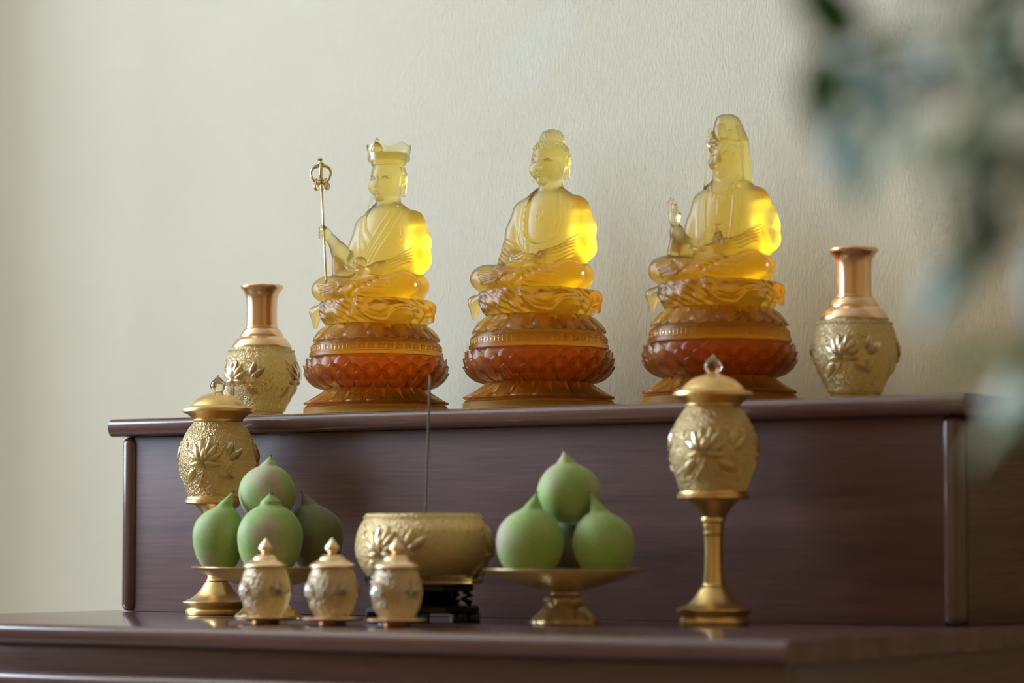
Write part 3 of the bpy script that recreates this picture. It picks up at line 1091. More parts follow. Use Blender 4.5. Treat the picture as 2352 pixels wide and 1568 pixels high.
# right: veil over a tall topknot
head_base(v, 556, 46, 0.93)
v.column([478, 500, 530, 560, 590, 612, 628, 638, 643],
         [52, 47, 43, 42, 40, 34, 29, 24, 16],
         [34, 36, 40, 42, 41, 35, 30, 25, 16],
         [60, 60, 60, 58, 54, 46, 42, 40, 39], 6)
v.ell((0, 34, 606), (28, 24, 26), 5)
v.ell((0, 8, 604), (13, 7, 17), 4)
v.ell((0, 4, 596), (6, 4, 8), 2)
for s in (-1, 1):
    v.ell((s * 22, 14, 596), (9, 6, 11), 3)
    v.chain([(s * 34, 22, 612), (s * 43, 26, 580), (s * 44, 26, 540), (s * 46, 24, 500), (s * 44, 16, 482)], [3.5, 4.0, 4.0, 4.0, 4.0], 3)
    v.chain([(s * 6, 2, 584), (s * 22, 8, 583), (s * 36, 22, 578)], [4.5, 5, 5], 3)
    v.chain([(s * 8, 3, 574), (s * 20, 8, 574), (s * 34, 22, 566)], [3.0, 4, 4], 2)

flat_bottom(v)
M_body_r = v.mesh("figure_body", U)
M_bottle = lathe(spline([(9, 346), (12, 350), (13.5, 358), (11, 370), (6.5, 382), (5.4, 392), (7.5, 397), (8, 399)], 4), 28, name="bottle", scale=U)


def crown_mesh():
    """flaring crown wall with pointed, scalloped leaves"""
    V, F = [], []
    seg, nh = 96, 8
    g = {}
    for side in (0, 1):
        for i in range(seg):
            t = 2 * math.pi * i / seg
            lob = abs(math.cos(2.5 * (t + math.pi / 2)))
            top = 633 + 11 * lob ** 1.2 + 3 * max(0, math.cos(5 * (t + math.pi / 2))) ** 8
            for j in range(nh + 1):
                q = j / nh
                z = 604 + (top - 604) * q
                r = 46.3 + 4.2 * q ** 1.3 + (2.6 + 0.9 * math.sin(3.14 * q * 3) * lob) * side
                g[side, i, j] = len(V)
                V.append((r * math.cos(t) * U, (47 + r * math.sin(t)) * U, z * U))
    for i in range(seg):
        i2 = (i + 1) % seg
        for j in range(nh):
            F.append((g[1, i, j], g[1, i2, j], g[1, i2, j + 1], g[1, i, j + 1]))
            F.append((g[0, i, j], g[0, i, j + 1], g[0, i2, j + 1], g[0, i2, j]))
        F.append((g[1, i, nh], g[1, i2, nh], g[0, i2, nh], g[0, i, nh]))
        F.append((g[0, i, 0], g[0, i2, 0], g[1, i2, 0], g[1, i, 0]))
    return mesh_from("crown", V, F, True, 60)


M_crown = crown_mesh()
M_crown_knob = lathe(spline([(14, 623.5), (13, 632), (8, 641), (4, 645), (5.5, 649), (3, 653), (0.5, 659)], 4), 20, name="crown_knob", scale=U)



def build_statue(label, X, body, sc):
    root = thing("seated_statue", label, "statue", (X, 0.125, H + 0.0002), group="amber crystal statues on the step", scale=sc)
    obj("plinth", M_plinth, MAT['g_plinth'], root)
    sk = obj("lower_lotus", M_skirt_core, MAT['g_orange'], root)
    for i in range(NS):
        obj("petal", skirt_petals, MAT['p_orange'], sk, rot=(0, 0, 2 * math.pi * i / NS))
        obj("petal", skirt_under, MAT['p_orange'], sk, rot=(0, 0, 2 * math.pi * (i + 0.5) / NS))
    rc = obj("red_lotus", M_red_core, MAT['g_red'], root)
    rc["label"] = "deep red-orange lotus bowl with three rows of petals"
    for me, n, ph in red_tiers:
        for i in range(n):
            obj("petal", me, MAT['p_red'], rc, rot=(0, 0, 2 * math.pi * (i + ph) / n))
    bd = obj("band", M_band, MAT['g_amber'], root)
    obj("fret_border", M_fret, MAT['g_amber'], bd)
    up = obj("upper_lotus", M_upper_core, MAT['g_amber'], root)
    for i in range(NU_):
        obj("petal", upper_petals, MAT['p_amber'], up, rot=(0, 0, 2 * math.pi * i / NU_))
        obj("petal", upper_under, MAT['p_amber'], up, rot=(0, 0, 2 * math.pi * (i + 0.5) / NU_))
    obj("draped_seat", M_seat, MAT['g_seat'], root)
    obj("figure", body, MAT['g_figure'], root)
    return root


build_statue("seated amber crystal statue with tight curled hair and both hands in its lap", 0.6126, M_body_m, 1.03)
sL = build_statue("seated amber crystal statue wearing a flared crown and gripping a golden staff", 0.3478, M_body_l, 1.02)
cr = obj("crown", M_crown, MAT['g_clear'], sL)
obj("crown_knob", M_crown_knob, MAT['g_clear'], cr)
sR = build_statue("seated amber crystal statue with a long veil and one open palm raised", 0.8841, M_body_r, 1.012)
obj("bottle", M_bottle, MAT['g_clear'], sR)

# ------------------------------------------------------------------ golden staff held by the crowned figure
def staff():
    root = thing("ring_staff", "thin golden staff with ringed hoop head in the crowned statue's fist", "staff", (0.3478, 0.125, H + 0.0002), scale=1.02)

    def p(x, y, z):
        return Vector((x * U, y * U, z * U))
    a, b_ = p(-82, -81, 252), p(-119.5, -57, 536)
    d = (b_ - a).normalized()
    obj("shaft", tube([a, a.lerp(b_, 0.5), b_], 2.6 * U, 12), MAT['brass'], root)
    side = Vector((0.83, 0.56, 0)).normalized()
    side = (side - d * side.dot(d)).normalized()
    nrm = d.cross(side)

    def q(s_, t_, n_=0):
        return b_ + side * (s_ * U) + d * (t_ * U) + nrm * (n_ * U)
    obj("socket", tube([q(0, -3), q(0, 2), q(0, 4), q(0, 14), q(0, 16)], [3.5 * U, 5 * U, 4 * U, 4.2 * U, 6 * U], 14), MAT['brass'], root)
    obj("core", tube([q(0, 16), q(0, 34), q(0, 50), q(0, 62)], [5 * U, 4 * U, 5 * U, 4 * U], 14), MAT['brass'], root)
    pts = []
    for i in range(25):
        t = -math.pi / 2 + 2 * math.pi * i / 25
        pts.append(q(23 * math.cos(t), 38 + 22 * math.sin(t) + 3 * math.cos(2 * t)))
    obj("hoop", tube(pts, 3.4 * U, 8, closed=True), MAT['brass'], root)
    pts = []
    for i in range(25):
        t = -math.pi / 2 + 2 * math.pi * i / 25
        pts.append(q(0, 38 + 22 * math.sin(t), 23 * math.cos(t)))
    obj("hoop", tube(pts, 3.2 * U, 8, closed=True), MAT['brass'], root)
    obj("finial", tube([q(0, 58), q(0, 62), q(0, 66), q(0, 69), q(0, 73), q(0, 77), q(0, 79)], [4 * U, 8 * U, 7 * U, 4 * U, 6.5 * U, 4.5 * U, 0.8 * U], 14), MAT['brass'], root)
    for s_ in (-1, 1):
        for k in range(4):
            t = rad(38 + k * 16)
            c = q(s_ * 24 * math.cos(t), 38 + 23 * math.sin(t))
            o = obj("bead", lathe(spline([(0.1, -4.4), (4.4, 0), (0.1, 4.4)], 5), 10, scale=U), MAT['brass'], root, c)
        # curled bracket and hanging ring
        obj("bracket", tube([q(0, 18), q(s_ * 6, 22), q(s_ * 12, 26), q(s_ * 15, 22), q(s_ * 11, 18)], 2.2 * U, 8), MAT['brass'], root)
        for n_ in (-1, 1):
            cx, ct = s_ * 12.5, 9
            ring = []
            for i in range(16):
                t = 2 * math.pi * i / 16
                ring.append(q(cx + 4.5 * math.cos(t) * (1.2 if n_ > 0 else 0.4), ct + 9 * math.sin(t), n_ * 5 + 4 * math.cos(t)))
            obj("ring", tube(ring, 1.7 * U, 7, closed=True), MAT['rose_gold'], root)
    return root


staff()


# ------------------------------------------------------------------ moulded lotus ornament for the jars
def radius_at(prof, z):
    zs = [p_[1] for p_ in prof]
    rs = [p_[0] for p_ in prof]
    return float(np.interp(z, zs, rs))


def leaf_relief(prof, th0, z0, ang, length, width, height, sc, nu=6, nv=8, bend=0.0, name="petal"):
    """raised leaf or petal lying on a jar; position by angle th0 and height z0, direction ang in the unrolled surface"""
    V, F, g = [], [], {}
    for side in (0, 1):
        for j in range(nv + 1):
            v_ = j / nv
            w = width * math.sin(math.pi * (0.06 + 0.94 * v_) ** 0.8) ** 0.8 if v_ < 1 else 0
            a = ang + bend * v_
            cx = length * v_ * math.cos(ang + bend * v_ * 0.5)
            cz = length * v_ * math.sin(ang + bend * v_ * 0.5)
            for i in range(nu + 1):
                u = -1 + 2 * i / nu
                s_ = cx - math.sin(a) * w * u
                z = z0 + cz + math.cos(a) * w * u
                r = radius_at(prof, z)
                h = (height * (1 - u * u) * math.sin(math.pi * (0.1 + 0.85 * v_)) + 0.3) * side + (-1.0 if not side else 0) - 0.8 * side * math.exp(-(u / 0.15) ** 2)
                t = th0 + s_ / max(r, 1)
                g[side, j, i] = len(V)
                V.append(((r + h) * math.cos(t) * sc, (r + h) * math.sin(t) * sc, z * sc))
    for j in range(nv):
        for i in range(nu):
            F.append((g[1, j, i], g[1, j, i + 1], g[1, j + 1, i + 1], g[1, j + 1, i]))
            F.append((g[0, j, i], g[0, j + 1, i], g[0, j + 1, i + 1], g[0, j, i + 1]))
        F.append((g[0, j, 0], g[1, j, 0], g[1, j + 1, 0], g[0, j + 1, 0]))
        F.append((g[1, j, nu], g[0, j, nu], g[0, j + 1, nu], g[1, j + 1, nu]))
    me = mesh_from(name, V, F, True, 60)
    bm = bmesh.new()
    bm.from_mesh(me)
    bmesh.ops.recalc_face_normals(bm, faces=bm.faces)
    bm.to_mesh(me)
    bm.free()
    return me


def stem_relief(prof, pts, r, sc, name="stem"):
    P = []
    for s_, z in pts:
        R = radius_at(prof, z)
        t = s_ / max(R, 1)
        P.append(((R + r * 0.3) * math.cos(t) * sc, (R + r * 0.3) * math.sin(t) * sc, z * sc))
    return tube(P, r * sc, 7, name)


def lotus_ornament(parent, prof, th, zc, size, sc, mat, leaves=True):
    """lotus flower with bud, leaves and stem in relief"""
    for a, l, w, h in ((20, .95, .20, .16), (160, .95, .20, .16), (48, 1.0, .22, .17), (132, 1.0, .22, .17), (70, 1.05, .18, .14), (110, 1.05, .18, .14), (-18, .8, .17, .15), (198, .8, .17, .15), (90, .72, .25, .22)):
        obj("lotus_petal", leaf_relief(prof, th, zc, rad(a), size * l, size * w, size * h, sc, bend=rad(18) * (1 if a < 90 else -1) * (0 if a == 90 else 1)), mat, parent)
    stem = [(th * 0, zc - size * 0.1), (size * .05, zc - size * .5), (-size * .03, zc - size * 1.1)]
    R0 = radius_at(prof, zc)
    me = stem_relief(prof, [(s_ + th * R0, z) for s_, z in stem], size * .05, sc)
    obj("lotus_stem", me, mat, parent)
    if leaves:
        for a, dx, dz, l in ((-35, .55, -.35, .9), (215, -.5, -.35, .8), (25, 1.15, .15, .8), (60, 1.05, .3, .7)):
            r_ = radius_at(prof, zc)
            obj("leaf", leaf_relief(prof, th + dx * size / r_, zc + dz * size, rad(a), size * l, size * .2, size * .1, sc, bend=rad(25)), mat, parent)
        for k, (dx, dz) in enumerate(((1.0, .7), (1.35, .35), (-.9, .8), (1.2, -.3))):
            pts = []
            for i in range(9):
                pts.append((th * R0 + size * (dx + .09 * math.sin(i * 1.4 + k)), zc + size * (dz - .28 + .07 * i)))
            obj("tendril", stem_relief(prof, pts, size * .035, sc), mat, parent)


def bead_ring(R, z, n, r, sc):
    bm = bmesh.new()
    for i in range(n):
        t = 2 * math.pi * i / n
        bmesh.ops.create_icosphere(bm, subdivisions=1, radius=r * sc, matrix=Matrix.Translation((R * math.cos(t) * sc, R * math.sin(t) * sc, z * sc)))
    me = bpy.data.meshes.new("bead_ring")
    bm.to_mesh(me)
    bm.free()
    me.polygons.foreach_set("use_smooth", np.ones(len(me.polygons), bool))
    return me


CAMDIR = math.atan2(-0.83, 0.56)     # direction from the altar towards the viewer

# ------------------------------------------------------------------ flower vases
VS = 0.0006066


def vase(label, X, rot):
    root = thing("flower_vase", label, "vase", (X, 0.125, H + 0.0002), rot, "pair of gold vases on the step", 1.045)
    foot = [(56, 0.5), (58, 2), (58, 8), (50, 13), (47, 15)]
    body = [(47, 15.2), (50, 17), (52, 21)] + spline([(54, 24), (66, 48), (78, 74), (82, 94), (81, 115), (76, 138), (71, 149)], 6) + [(66, 151), (65.5, 158)]
    obj("foot", lathe(foot, 56, scale=VS), MAT['amber_stand'], root)
    b_ = obj("body", lathe(body, 72, scale=VS), MAT['jar_vase'], root)
    obj("bead_ring", bead_ring(72.5, 150.5, 64, 1.9, VS), MAT['relief'], b_)
    obj("bead_ring", bead_ring(53, 21.5, 56, 1.5, VS), MAT['relief'], b_)
    for k in range(3):
        lotus_ornament(b_, body, CAMDIR - 0.75 + k * 2 * math.pi / 3, 84, 42, VS, MAT['relief'])
    sh = [(66, 158.3), (66, 160)] + spline([(64, 164), (57, 175), (50, 181)], 5) + [(47.5, 182), (47.5, 184)] + spline([(46, 188), (41, 197), (37, 200)], 5)
    obj("shoulder", lathe(sh, 64, scale=VS), MAT['rose_gold'], root)
    nk = [(36, 200.3), (36, 202)] + spline([(34.5, 205), (33.6, 225), (33.6, 250), (35.5, 270), (40, 281), (46, 288)], 6) + [(47, 290), (47, 294), (45.5, 296), (42, 296), (38, 292), (30, 276), (28, 240), (28, 210)]
    obj("neck", lathe(nk, 64, scale=VS), MAT['rose_gold'], root)
    return root


vase("pale gold vase with a rose-gold neck, nearest the step's left end", 0.1482, 0.0)
vase("deep gold vase with a rose-gold neck, standing right of the veiled statue", 1.0738, 0.35)

# ------------------------------------------------------------------ lidded lamps on tall feet
LS = 0.0005086


def zl(y):
    return (1500 - y) / 2.34


def lamp(label, X, Y, rot):
    root = thing("altar_lamp", label, "lamp", (X, Y, 0.0002), rot, "pair of lidded altar lamps", 1.0)
    ft = [(79, 0.3), (80, 2), (80, 12), (78, 15), (76, 17), (80, 20), (88, 32), (87.5, 35)] + spline([(80, 37), (60, 47), (45, 62), (33, 80), (28, 86)], 5)
    obj("foot", lathe(ft, 64, scale=LS), MAT['gold'], root)
    st = [(29, 86.3), (29, 88), (26, 91)] + spline([(25, 95), (22, 130), (21, 170), (22.5, 205)], 5) + [(24, 207), (24, 210), (22.5, 212), (23.5, 222), (25.5, 224), (25.5, 228), (24, 230), (25, 234), (29, 236), (29, 243), (28, 245)]
    obj("stem", lathe(st, 48, scale=LS), MAT['gold'], root)
    fu = spline([(28, 245.3), (32, 252), (42, 266), (55, 280), (62, 285.5)], 5) + [(82, 286.5), (84, 289), (84, 296), (80, 299), (79, 304)]
    obj("cup_holder", lathe(fu, 64, scale=LS), MAT['gold'], root)
    bd = spline([(77, 304.5), (82, 320), (92, 350), (98.5, 378), (100, 398), (97, 430), (88, 460), (75, 482), (63, 497.5)], 6)
    b_ = obj("glass_body", lathe(bd, 80, scale=LS), MAT['jar'], root)
    for k in range(3):
        lotus_ornament(b_, bd, CAMDIR - rot - 0.25 + k * 2 * math.pi / 3, 392, 58, LS, MAT['relief'])
    ld = [(63, 498), (64, 499.5), (64, 505), (66, 506), (72, 512), (80, 519), (86, 521), (92, 524), (92.5, 529), (91, 533), (82, 535)] + spline([(74, 538), (66, 548), (54, 559), (40, 567), (22, 573.5)], 5) + [(14, 574.5)]
    l_ = obj("lid", lathe(ld, 72, scale=LS), MAT['gold'], root)
    kn = spline([(11, 575), (12, 577), (18, 583), (21, 592), (18, 602), (10, 610), (3, 618), (0.3, 621)], 6)
    obj("knob", lathe(kn, 32, scale=LS), MAT['amber_clear'], l_)
    return root


lamp("gold lidded lamp with lotus-carved glass, standing behind the left-hand fruit pile", 0.233, -0.07, 0.0)
lamp("gold lidded lamp on a slender stem, in front of the veiled statue", 0.9936, -0.08, 0.5)

# ------------------------------------------------------------------ incense burner on its black stand
BS = 0.000510
BX, BY = 0.6545, -0.19
std = thing("burner_stand", "black carved wooden stand under the incense burner", "stand", (BX, BY, 0.0002))
obj("top_plate", lathe([(124, 72), (128, 75), (128, 84), (124, 88)], 8, scale=BS, sharp=20), MAT['black_wood'], std, rot=(0, 0, 0.2))
obj("waist", lathe([(70, 40), (76, 44), (70, 56), (74, 68), (90, 71.8)], 8, scale=BS, sharp=20), MAT['black_wood'], std, rot=(0, 0, 0.2))
obj("lower_plate", lathe([(138, 22), (143, 26), (143, 34), (136, 39)], 8, scale=BS, sharp=20), MAT['black_wood'], std, rot=(0, 0, 0.2))
for k in range(8):
    t = 0.2 + math.pi / 8 + k * math.pi / 4
    c, s_ = math.cos(t), math.sin(t)
    obj("bracket", tube([(96 * c * BS, 96 * s_ * BS, 72 * BS), (112 * c * BS, 112 * s_ * BS, 62 * BS), (92 * c * BS, 92 * s_ * BS, 54 * BS), (112 * c * BS, 112 * s_ * BS, 46 * BS), (104 * c * BS, 104 * s_ * BS, 39 * BS)], 8 * BS, 8), MAT['black_wood'], std)
    obj("foot", box(-16 * BS, 16 * BS, -12 * BS, 12 * BS, 0, 22 * BS, 2 * BS), MAT['black_wood'], std, (118 * c * BS, 118 * s_ * BS, 0), (0, 0, t))

brn = thing("incense_burner", "round gold-glass incense burner with a beaded rim and lotus relief", "incense burner", (BX, BY, 88 * BS + 0.0004))
obj("foot", lathe([(136, 0.3), (141, 3), (142, 10), (138, 14), (139, 19), (134, 22)], 72, scale=BS), MAT['amber_clear'], brn)
bb_ = spline([(134, 22.3), (148, 42), (158, 64), (161, 84), (159, 108), (152, 132), (142, 150)], 6)
outer = bb_ + [(139, 153), (138, 160), (136, 165), (131, 166)]
inner = [(128, 162), (128, 150)] + spline([(138, 130), (146, 100), (146, 70), (132, 42), (110, 32)], 5)
bo = obj("bowl", lathe(outer + inner, 96, scale=BS), MAT['jar'], brn)
obj("bead_ring", bead_ring(139.5, 157, 84, 2.6, BS), MAT['relief'], bo)
for k in range(3):
    lotus_ornament(bo, bb_, CAMDIR - 0.62 + k * 2 * math.pi / 3, 74, 62, BS, MAT['relief'])
m, nt, b, out = new_mat("grey_incense_ash")
t = node(nt, 'ShaderNodeTexNoise')
t.inputs['Scale'].default_value = 160
nt.links.new(texmap(nt), t.inputs['Vector'])
r = ramp(nt, t.outputs[0], [(0.3, (0.50, 0.47, 0.43)), (0.7, (0.66, 0.63, 0.58))])
nt.links.new(r.outputs[0], b.inputs['Base Color'])
b.inputs['Roughness'].default_value = 0.95
bump(nt, t.outputs[0], 0.4, 0.002, b)
ash = obj("ash_fill", lathe([(108, 32.6), (130, 44), (143, 72), (143, 100), (136, 126), (100, 128), (40, 131)], 64, scale=BS), m, brn)
m, nt, b, out = new_mat("brown_incense")
t = node(nt, 'ShaderNodeTexNoise')
t.inputs['Scale'].default_value = 300
nt.links.new(texmap(nt), t.inputs['Vector'])
r = ramp(nt, t.outputs[0], [(0.3, (0.10, 0.062, 0.045)), (0.7, (0.20, 0.13, 0.10))])
nt.links.new(r.outputs[0], b.inputs['Base Color'])
b.inputs['Roughness'].default_value = 0.7
MAT['incense'] = m
m, nt, b, out = new_mat("pale_ash")
b.inputs['Base Color'].default_value = (0.42, 0.36, 0.31, 1)
b.inputs['Roughness'].default_value = 0.9
MAT['pale_ash'] = m
ik = thing("incense_stick", "tall thin brown incense stick standing upright in the burner", "incense", (BX + 0.0012, BY + 0.001, 88 * BS + 0.0004 + 131 * BS))
obj("stick", tube([(0, 0, -0.012), (0.0018, 0.0012, 0.06), (0.0050, 0.0034, 0.172)], 0.00135, 12), MAT['incense'], ik)
obj("ash_tip", tube([(0.0050, 0.0034, 0.1722), (0.0049, 0.0033, 0.180), (0.0044, 0.0030, 0.186)], [0.0012, 0.0011, 0.0006], 8), MAT['pale_ash'], ik)

# ------------------------------------------------------------------ lidded offering cups on saucers
CS = 0.0005003
SAUCER = lathe([(33, 0.3), (34, 2), (31, 7), (36, 9)] + spline([(52, 10), (63, 11.5), (69, 13.5)], 4) + [(71, 15.5), (71, 17.5), (69.5, 18.8)] + spline([(62, 17), (50, 14.5), (38, 13)], 4), 64, scale=CS)
cup_body = [(36, 0.2), (37, 2), (38, 6), (39, 8)] + spline([(42, 12), (52, 30), (58.5, 56), (59, 72), (55, 94), (49, 110), (46, 118)], 6)
CUP = lathe(cup_body, 64, scale=CS)
LID = lathe([(45, 118.4), (52, 119.5), (53, 122), (51.5, 125)] + spline([(48, 127), (40, 132), (32, 136)], 4) + [(30, 138)] + spline([(29, 141), (22, 147), (13, 149.5)], 4) + [(10, 150)], 56, scale=CS)
KNOB = lathe(spline([(9, 150.3), (9.5, 154), (16, 160), (16.5, 165), (12, 173), (6, 181), (2.5, 186), (0.3, 188)], 5), 28, scale=CS)
first = None
for X, wh, what in ((0.5589, "in front of the left fruit stand", "leftmost"), (0.6569, "between the two other cups", "middle"), (0.7488, "in front of the incense burner", "rightmost")):
    s_ = obj("saucer", SAUCER, MAT['rose_gold'], None, (X, -0.372, 0.0002))
    tag(s_, "flat round coppery saucer under the %s lidded cup" % what, "saucer", "saucers under the lidded cups")
    c_ = thing("lidded_cup", "small glass cup with pointed gold lid, %s, %s one" % (wh, what), "cup", (X, -0.372, 13.2 * CS + 0.0003), random.uniform(-.3, .3), "lidded offering cups")
    cb = obj("cup_body", CUP, MAT['jar_clear'], c_)
    if first is None:
        for q in range(4):
            lotus_ornament(cb, cup_body, CAMDIR - 0.9 + q * math.pi / 2, 58, 32, CS, MAT['jar_clear'], False)
        first = cb
    else:
        for ch in list(first.children):
            k_ = ch.copy()
            COL.objects.link(k_)
            k_.parent = cb
    l_ = obj("lid", LID, MAT['gold_lid'], c_)
    obj("knob", KNOB, MAT['gold_lid'], l_)

# ------------------------------------------------------------------ fruit stands
FS = 0.0005073


def stand_mod(t, r, z):
    if z < 12:
        return 1 + 0.05 * abs(math.cos(6 * t))
    if z < 34:
        return 1 + 0.07 * abs(math.cos(6 * t + .5))
    if 48 < z < 66:
        return 1 + 0.10 * abs(math.cos(5 * t))
    return 1.0


stem_p = [(76, 0.3), (79, 3), (78, 9), (74, 12)] + spline([(66, 18), (54, 30), (44, 44), (42, 50)], 4) + [(45, 54), (45, 60), (40, 64), (36, 68), (36, 74)]
plate_top = [(186, 127), (182, 125.5), (160, 117), (120, 105), (70, 95), (0, 91)]
plate_p = [(36, 74.3)] + spline([(48, 78), (90, 89), (140, 104), (186, 123)], 4) + [(189, 126), (188, 128)] + plate_top
STEM = lathe(stem_p, 72, mod=stand_mod, scale=FS)
PLATE = lathe(plate_p[:-1], 80, mod=lambda t, r, z: 1.0, scale=FS)
STANDS = {}
for key, X, Y, lab in (('L', 0.4075, -0.18, "amber glass footed fruit stand next to the left lamp, behind the cups"), ('R', 0.8538, -0.185, "amber glass footed fruit stand between burner and right lamp")):
    root = thing("fruit_stand", lab, "fruit stand", (X, Y, 0.0002), 0, "pair of amber fruit stands")
    obj("pedestal", STEM, MAT['amber_stand'], root)
    obj("plate", PLATE, MAT['amber_stand'], root)
    STANDS[key] = (X, Y)

# ------------------------------------------------------------------ green fruits
m, nt, b, out = new_mat("green_fruit_skin")
oi = node(nt, 'ShaderNodeObjectInfo')
tc = node(nt, 'ShaderNodeTexCoord')
add = node(nt, 'ShaderNodeVectorMath', operation='ADD')
nt.links.new(tc.outputs['Object'], add.inputs[0])
mulr = node(nt, 'ShaderNodeMath', operation='MULTIPLY')
mulr.inputs[1].default_value = 3.7
nt.links.new(oi.outputs['Random'], mulr.inputs[0])
nt.links.new(mulr.outputs[0], add.inputs[1])
t1 = node(nt, 'ShaderNodeTexNoise')
t1.inputs['Scale'].default_value = 20
t1.inputs['Detail'].default_value = 3
nt.links.new(add.outputs[0], t1.inputs['Vector'])
t2 = node(nt, 'ShaderNodeTexNoise')
t2.inputs['Scale'].default_value = 260
t2.inputs['Detail'].default_value = 1
nt.links.new(add.outputs[0], t2.inputs['Vector'])
r1 = ramp(nt, t1.outputs[0], [(0.34, (0.27, 0.42, 0.085)), (0.55, (0.36, 0.46, 0.14)), (0.63, (0.46, 0.42, 0.23)), (0.76, (0.46, 0.33, 0.26))])
mx = node(nt, 'ShaderNodeMix')
mx.data_type = 'RGBA'
mx.blend_type = 'MULTIPLY'
mx.inputs[0].default_value = 0.35
r2 = ramp(nt, t2.outputs[0], [(0.3, (0.7, 0.7, 0.7)), (0.6, (1, 1, 1))])
nt.links.new(r1.outputs[0], mx.inputs[6])
nt.links.new(r2.outputs[0], mx.inputs[7])
nt.links.new(mx.outputs[2], b.inputs['Base Color'])
b.inputs['Roughness'].default_value = 0.62
b.inputs['Sheen Weight'].default_value = 0.25
b.inputs['Sheen Roughness'].default_value = 0.4
bump(nt, t2.outputs[0], 0.12, 0.001, b)
MAT['fruit'] = m
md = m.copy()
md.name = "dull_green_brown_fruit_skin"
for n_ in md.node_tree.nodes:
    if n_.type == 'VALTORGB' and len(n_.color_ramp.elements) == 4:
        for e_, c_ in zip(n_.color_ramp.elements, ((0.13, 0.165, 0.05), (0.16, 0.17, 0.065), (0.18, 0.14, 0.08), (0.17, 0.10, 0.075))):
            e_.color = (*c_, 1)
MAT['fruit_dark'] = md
m, nt, b, out = new_mat("dry_brown_tip")
b.inputs['Base Color'].default_value = (0.11, 0.085, 0.045, 1)
b.inputs['Roughness'].default_value = 0.8
MAT['fruit_tip'] = m


def fruit_mesh(rx, rz, tip, tipw, lean, seed, rzb):
    """plump fruit with a drawn-out tip; local origin at body centre, metres"""
    rnd = random.Random(seed)
    ph = [rnd.uniform(0, 6.28) for _ in range(6)]
    nseg, nr = 40, 34
    V, F, rings = [], [], []
    for j in range(nr + 1):
        q = j / nr
        if q < 0.74:
            a = -math.pi / 2 + math.pi * 0.885 * q / 0.74
            r, z = rx * math.cos(a), rz * math.sin(a)
            if z < 0:
                z *= rzb / rz
        else:
            a0 = -math.pi / 2 + math.pi * 0.885
            r0, z0 = rx * math.cos(a0), rz * math.sin(a0)
            u = (q - 0.74) / 0.26
            z = z0 + (rz + tip - z0) * u
            r = r0 * (1 - u) ** 2.6 + tipw * (1 - u ** 3) * min(u * 3, 1) * 0.9
        up = max(0.0, (z - rz * 0.45) / (rz * 0.55 + tip))
        sh = lean * up ** 1.5
        ids = []
        if j in (0, nr):
            ids.append(len(V))
            V.append((sh, 0, z))
        else:
            for i in range(nseg):
                t = 2 * math.pi * i / nseg
                k = 1 + 0.020 * math.sin(2 * t + ph[0] + 2 * q) + 0.016 * math.sin(3 * t + ph[1] - 3 * q) + 0.012 * math.sin(5 * t + ph[2] + 9 * q)
                groove = 1 - 0.05 * math.exp(-((((t - ph[3] + math.pi) % (2 * math.pi)) - math.pi) / 0.22) ** 2) * (0.2 + up)
                ids.append(len(V))
                V.append((r * k * groove * math.cos(t) + sh, r * k * groove * math.sin(t), z))
        rings.append(ids)
    for a, b_ in zip(rings[:-1], rings[1:]):
        for i in range(nseg):
            i2 = (i + 1) % nseg
            if len(a) == 1:
                F.append((a[0], b_[i2], b_[i]))
            elif len(b_) == 1:
                F.append((a[i], a[i2], b_[0]))
            else:
                F.append((a[i], a[i2], b_[i2], b_[i]))
    return mesh_from("fruit", V, F)


def fruit(key, label, dx, dd, dz, rx, rz, tip, tipw, lean, seed, sc, tilt=0.0, rest=True, mat='fruit'):
    """dx along the viewer's right, dd away from the viewer, dz body centre height above the table (units of sc)"""
    X, Y = STANDS[key]
    right, fwd = Vector((0.828, 0.5606, 0)), Vector((-0.5606, 0.828, 0))
    p_ = Vector((X, Y, 0)) + right * dx * sc + fwd * dd * sc + Vector((0, 0, dz * sc))
    root = thing("green_fruit", label, "fruit", p_, YAW, "green fruits on the %s stand" % ("left" if key == 'L' else "right"))
    root.rotation_euler = (0, tilt, YAW)
    hz = np.interp(math.hypot(dx, dd), [0, 70, 120, 160, 182], [91, 95, 105, 117, 125.5]) * FS / sc
    rzb = dz - hz - 2.5 if rest else rz * 0.98
    obj("flesh", fruit_mesh(rx * sc, rz * sc, tip * sc, tipw * sc, lean * sc, seed, rzb * sc), MAT[mat], root)
    z = (rz + tip) * sc
    obj("dry_tip", lathe(spline([(tipw * .42, -1.5), (tipw * .3, 0.8), (0.2, 2.4)], 4), 12, scale=sc), MAT['fruit_tip'], root, (lean * sc, 0, z - 1.0 * sc))
    return root


FL = 0.0005454
fruit('R', "green fruit with a brownish grooved flank, left on the right-hand stand", -79, -20, 188, 76, 80, 36, 9, 16, 1, FS)
fruit('R', "green fruit with a sharp upright tip, right on the right-hand stand", 91, -18, 184, 70, 76, 44, 8, -34, 2, FS)
fruit('R', "pointed green fruit on top of the right-hand stand's pile", 10, 50, 302, 73, 72, 28, 9, -10, 3, FS, rest=False)
fruit('R', "dark green fruit at the back of the right-hand stand", 2, 116, 176, 64, 62, 10, 9, 4, 4, FS, mat='fruit_dark')
fruit('L', "green fruit with a bent brown tip, left on the left-hand stand", -114, 14, 188, 61, 72, 32, 8, 32, 5, FL)
fruit('L', "large smooth green fruit with a blunt top, front of the left-hand stand", 10, -62, 186, 75, 76, 26, 16, 2, 6, FL)
fruit('L', "round green fruit with a small hooked tip, crowning the left-hand pile", -6, 36, 288, 66, 66, 22, 8, 8, 7, FL, rest=False)
fruit('L', "dull dark green fruit leaning left, right side of the left-hand stand", 106, 50, 188, 65, 76, 30, 9, -34, 8, FL, mat='fruit_dark')

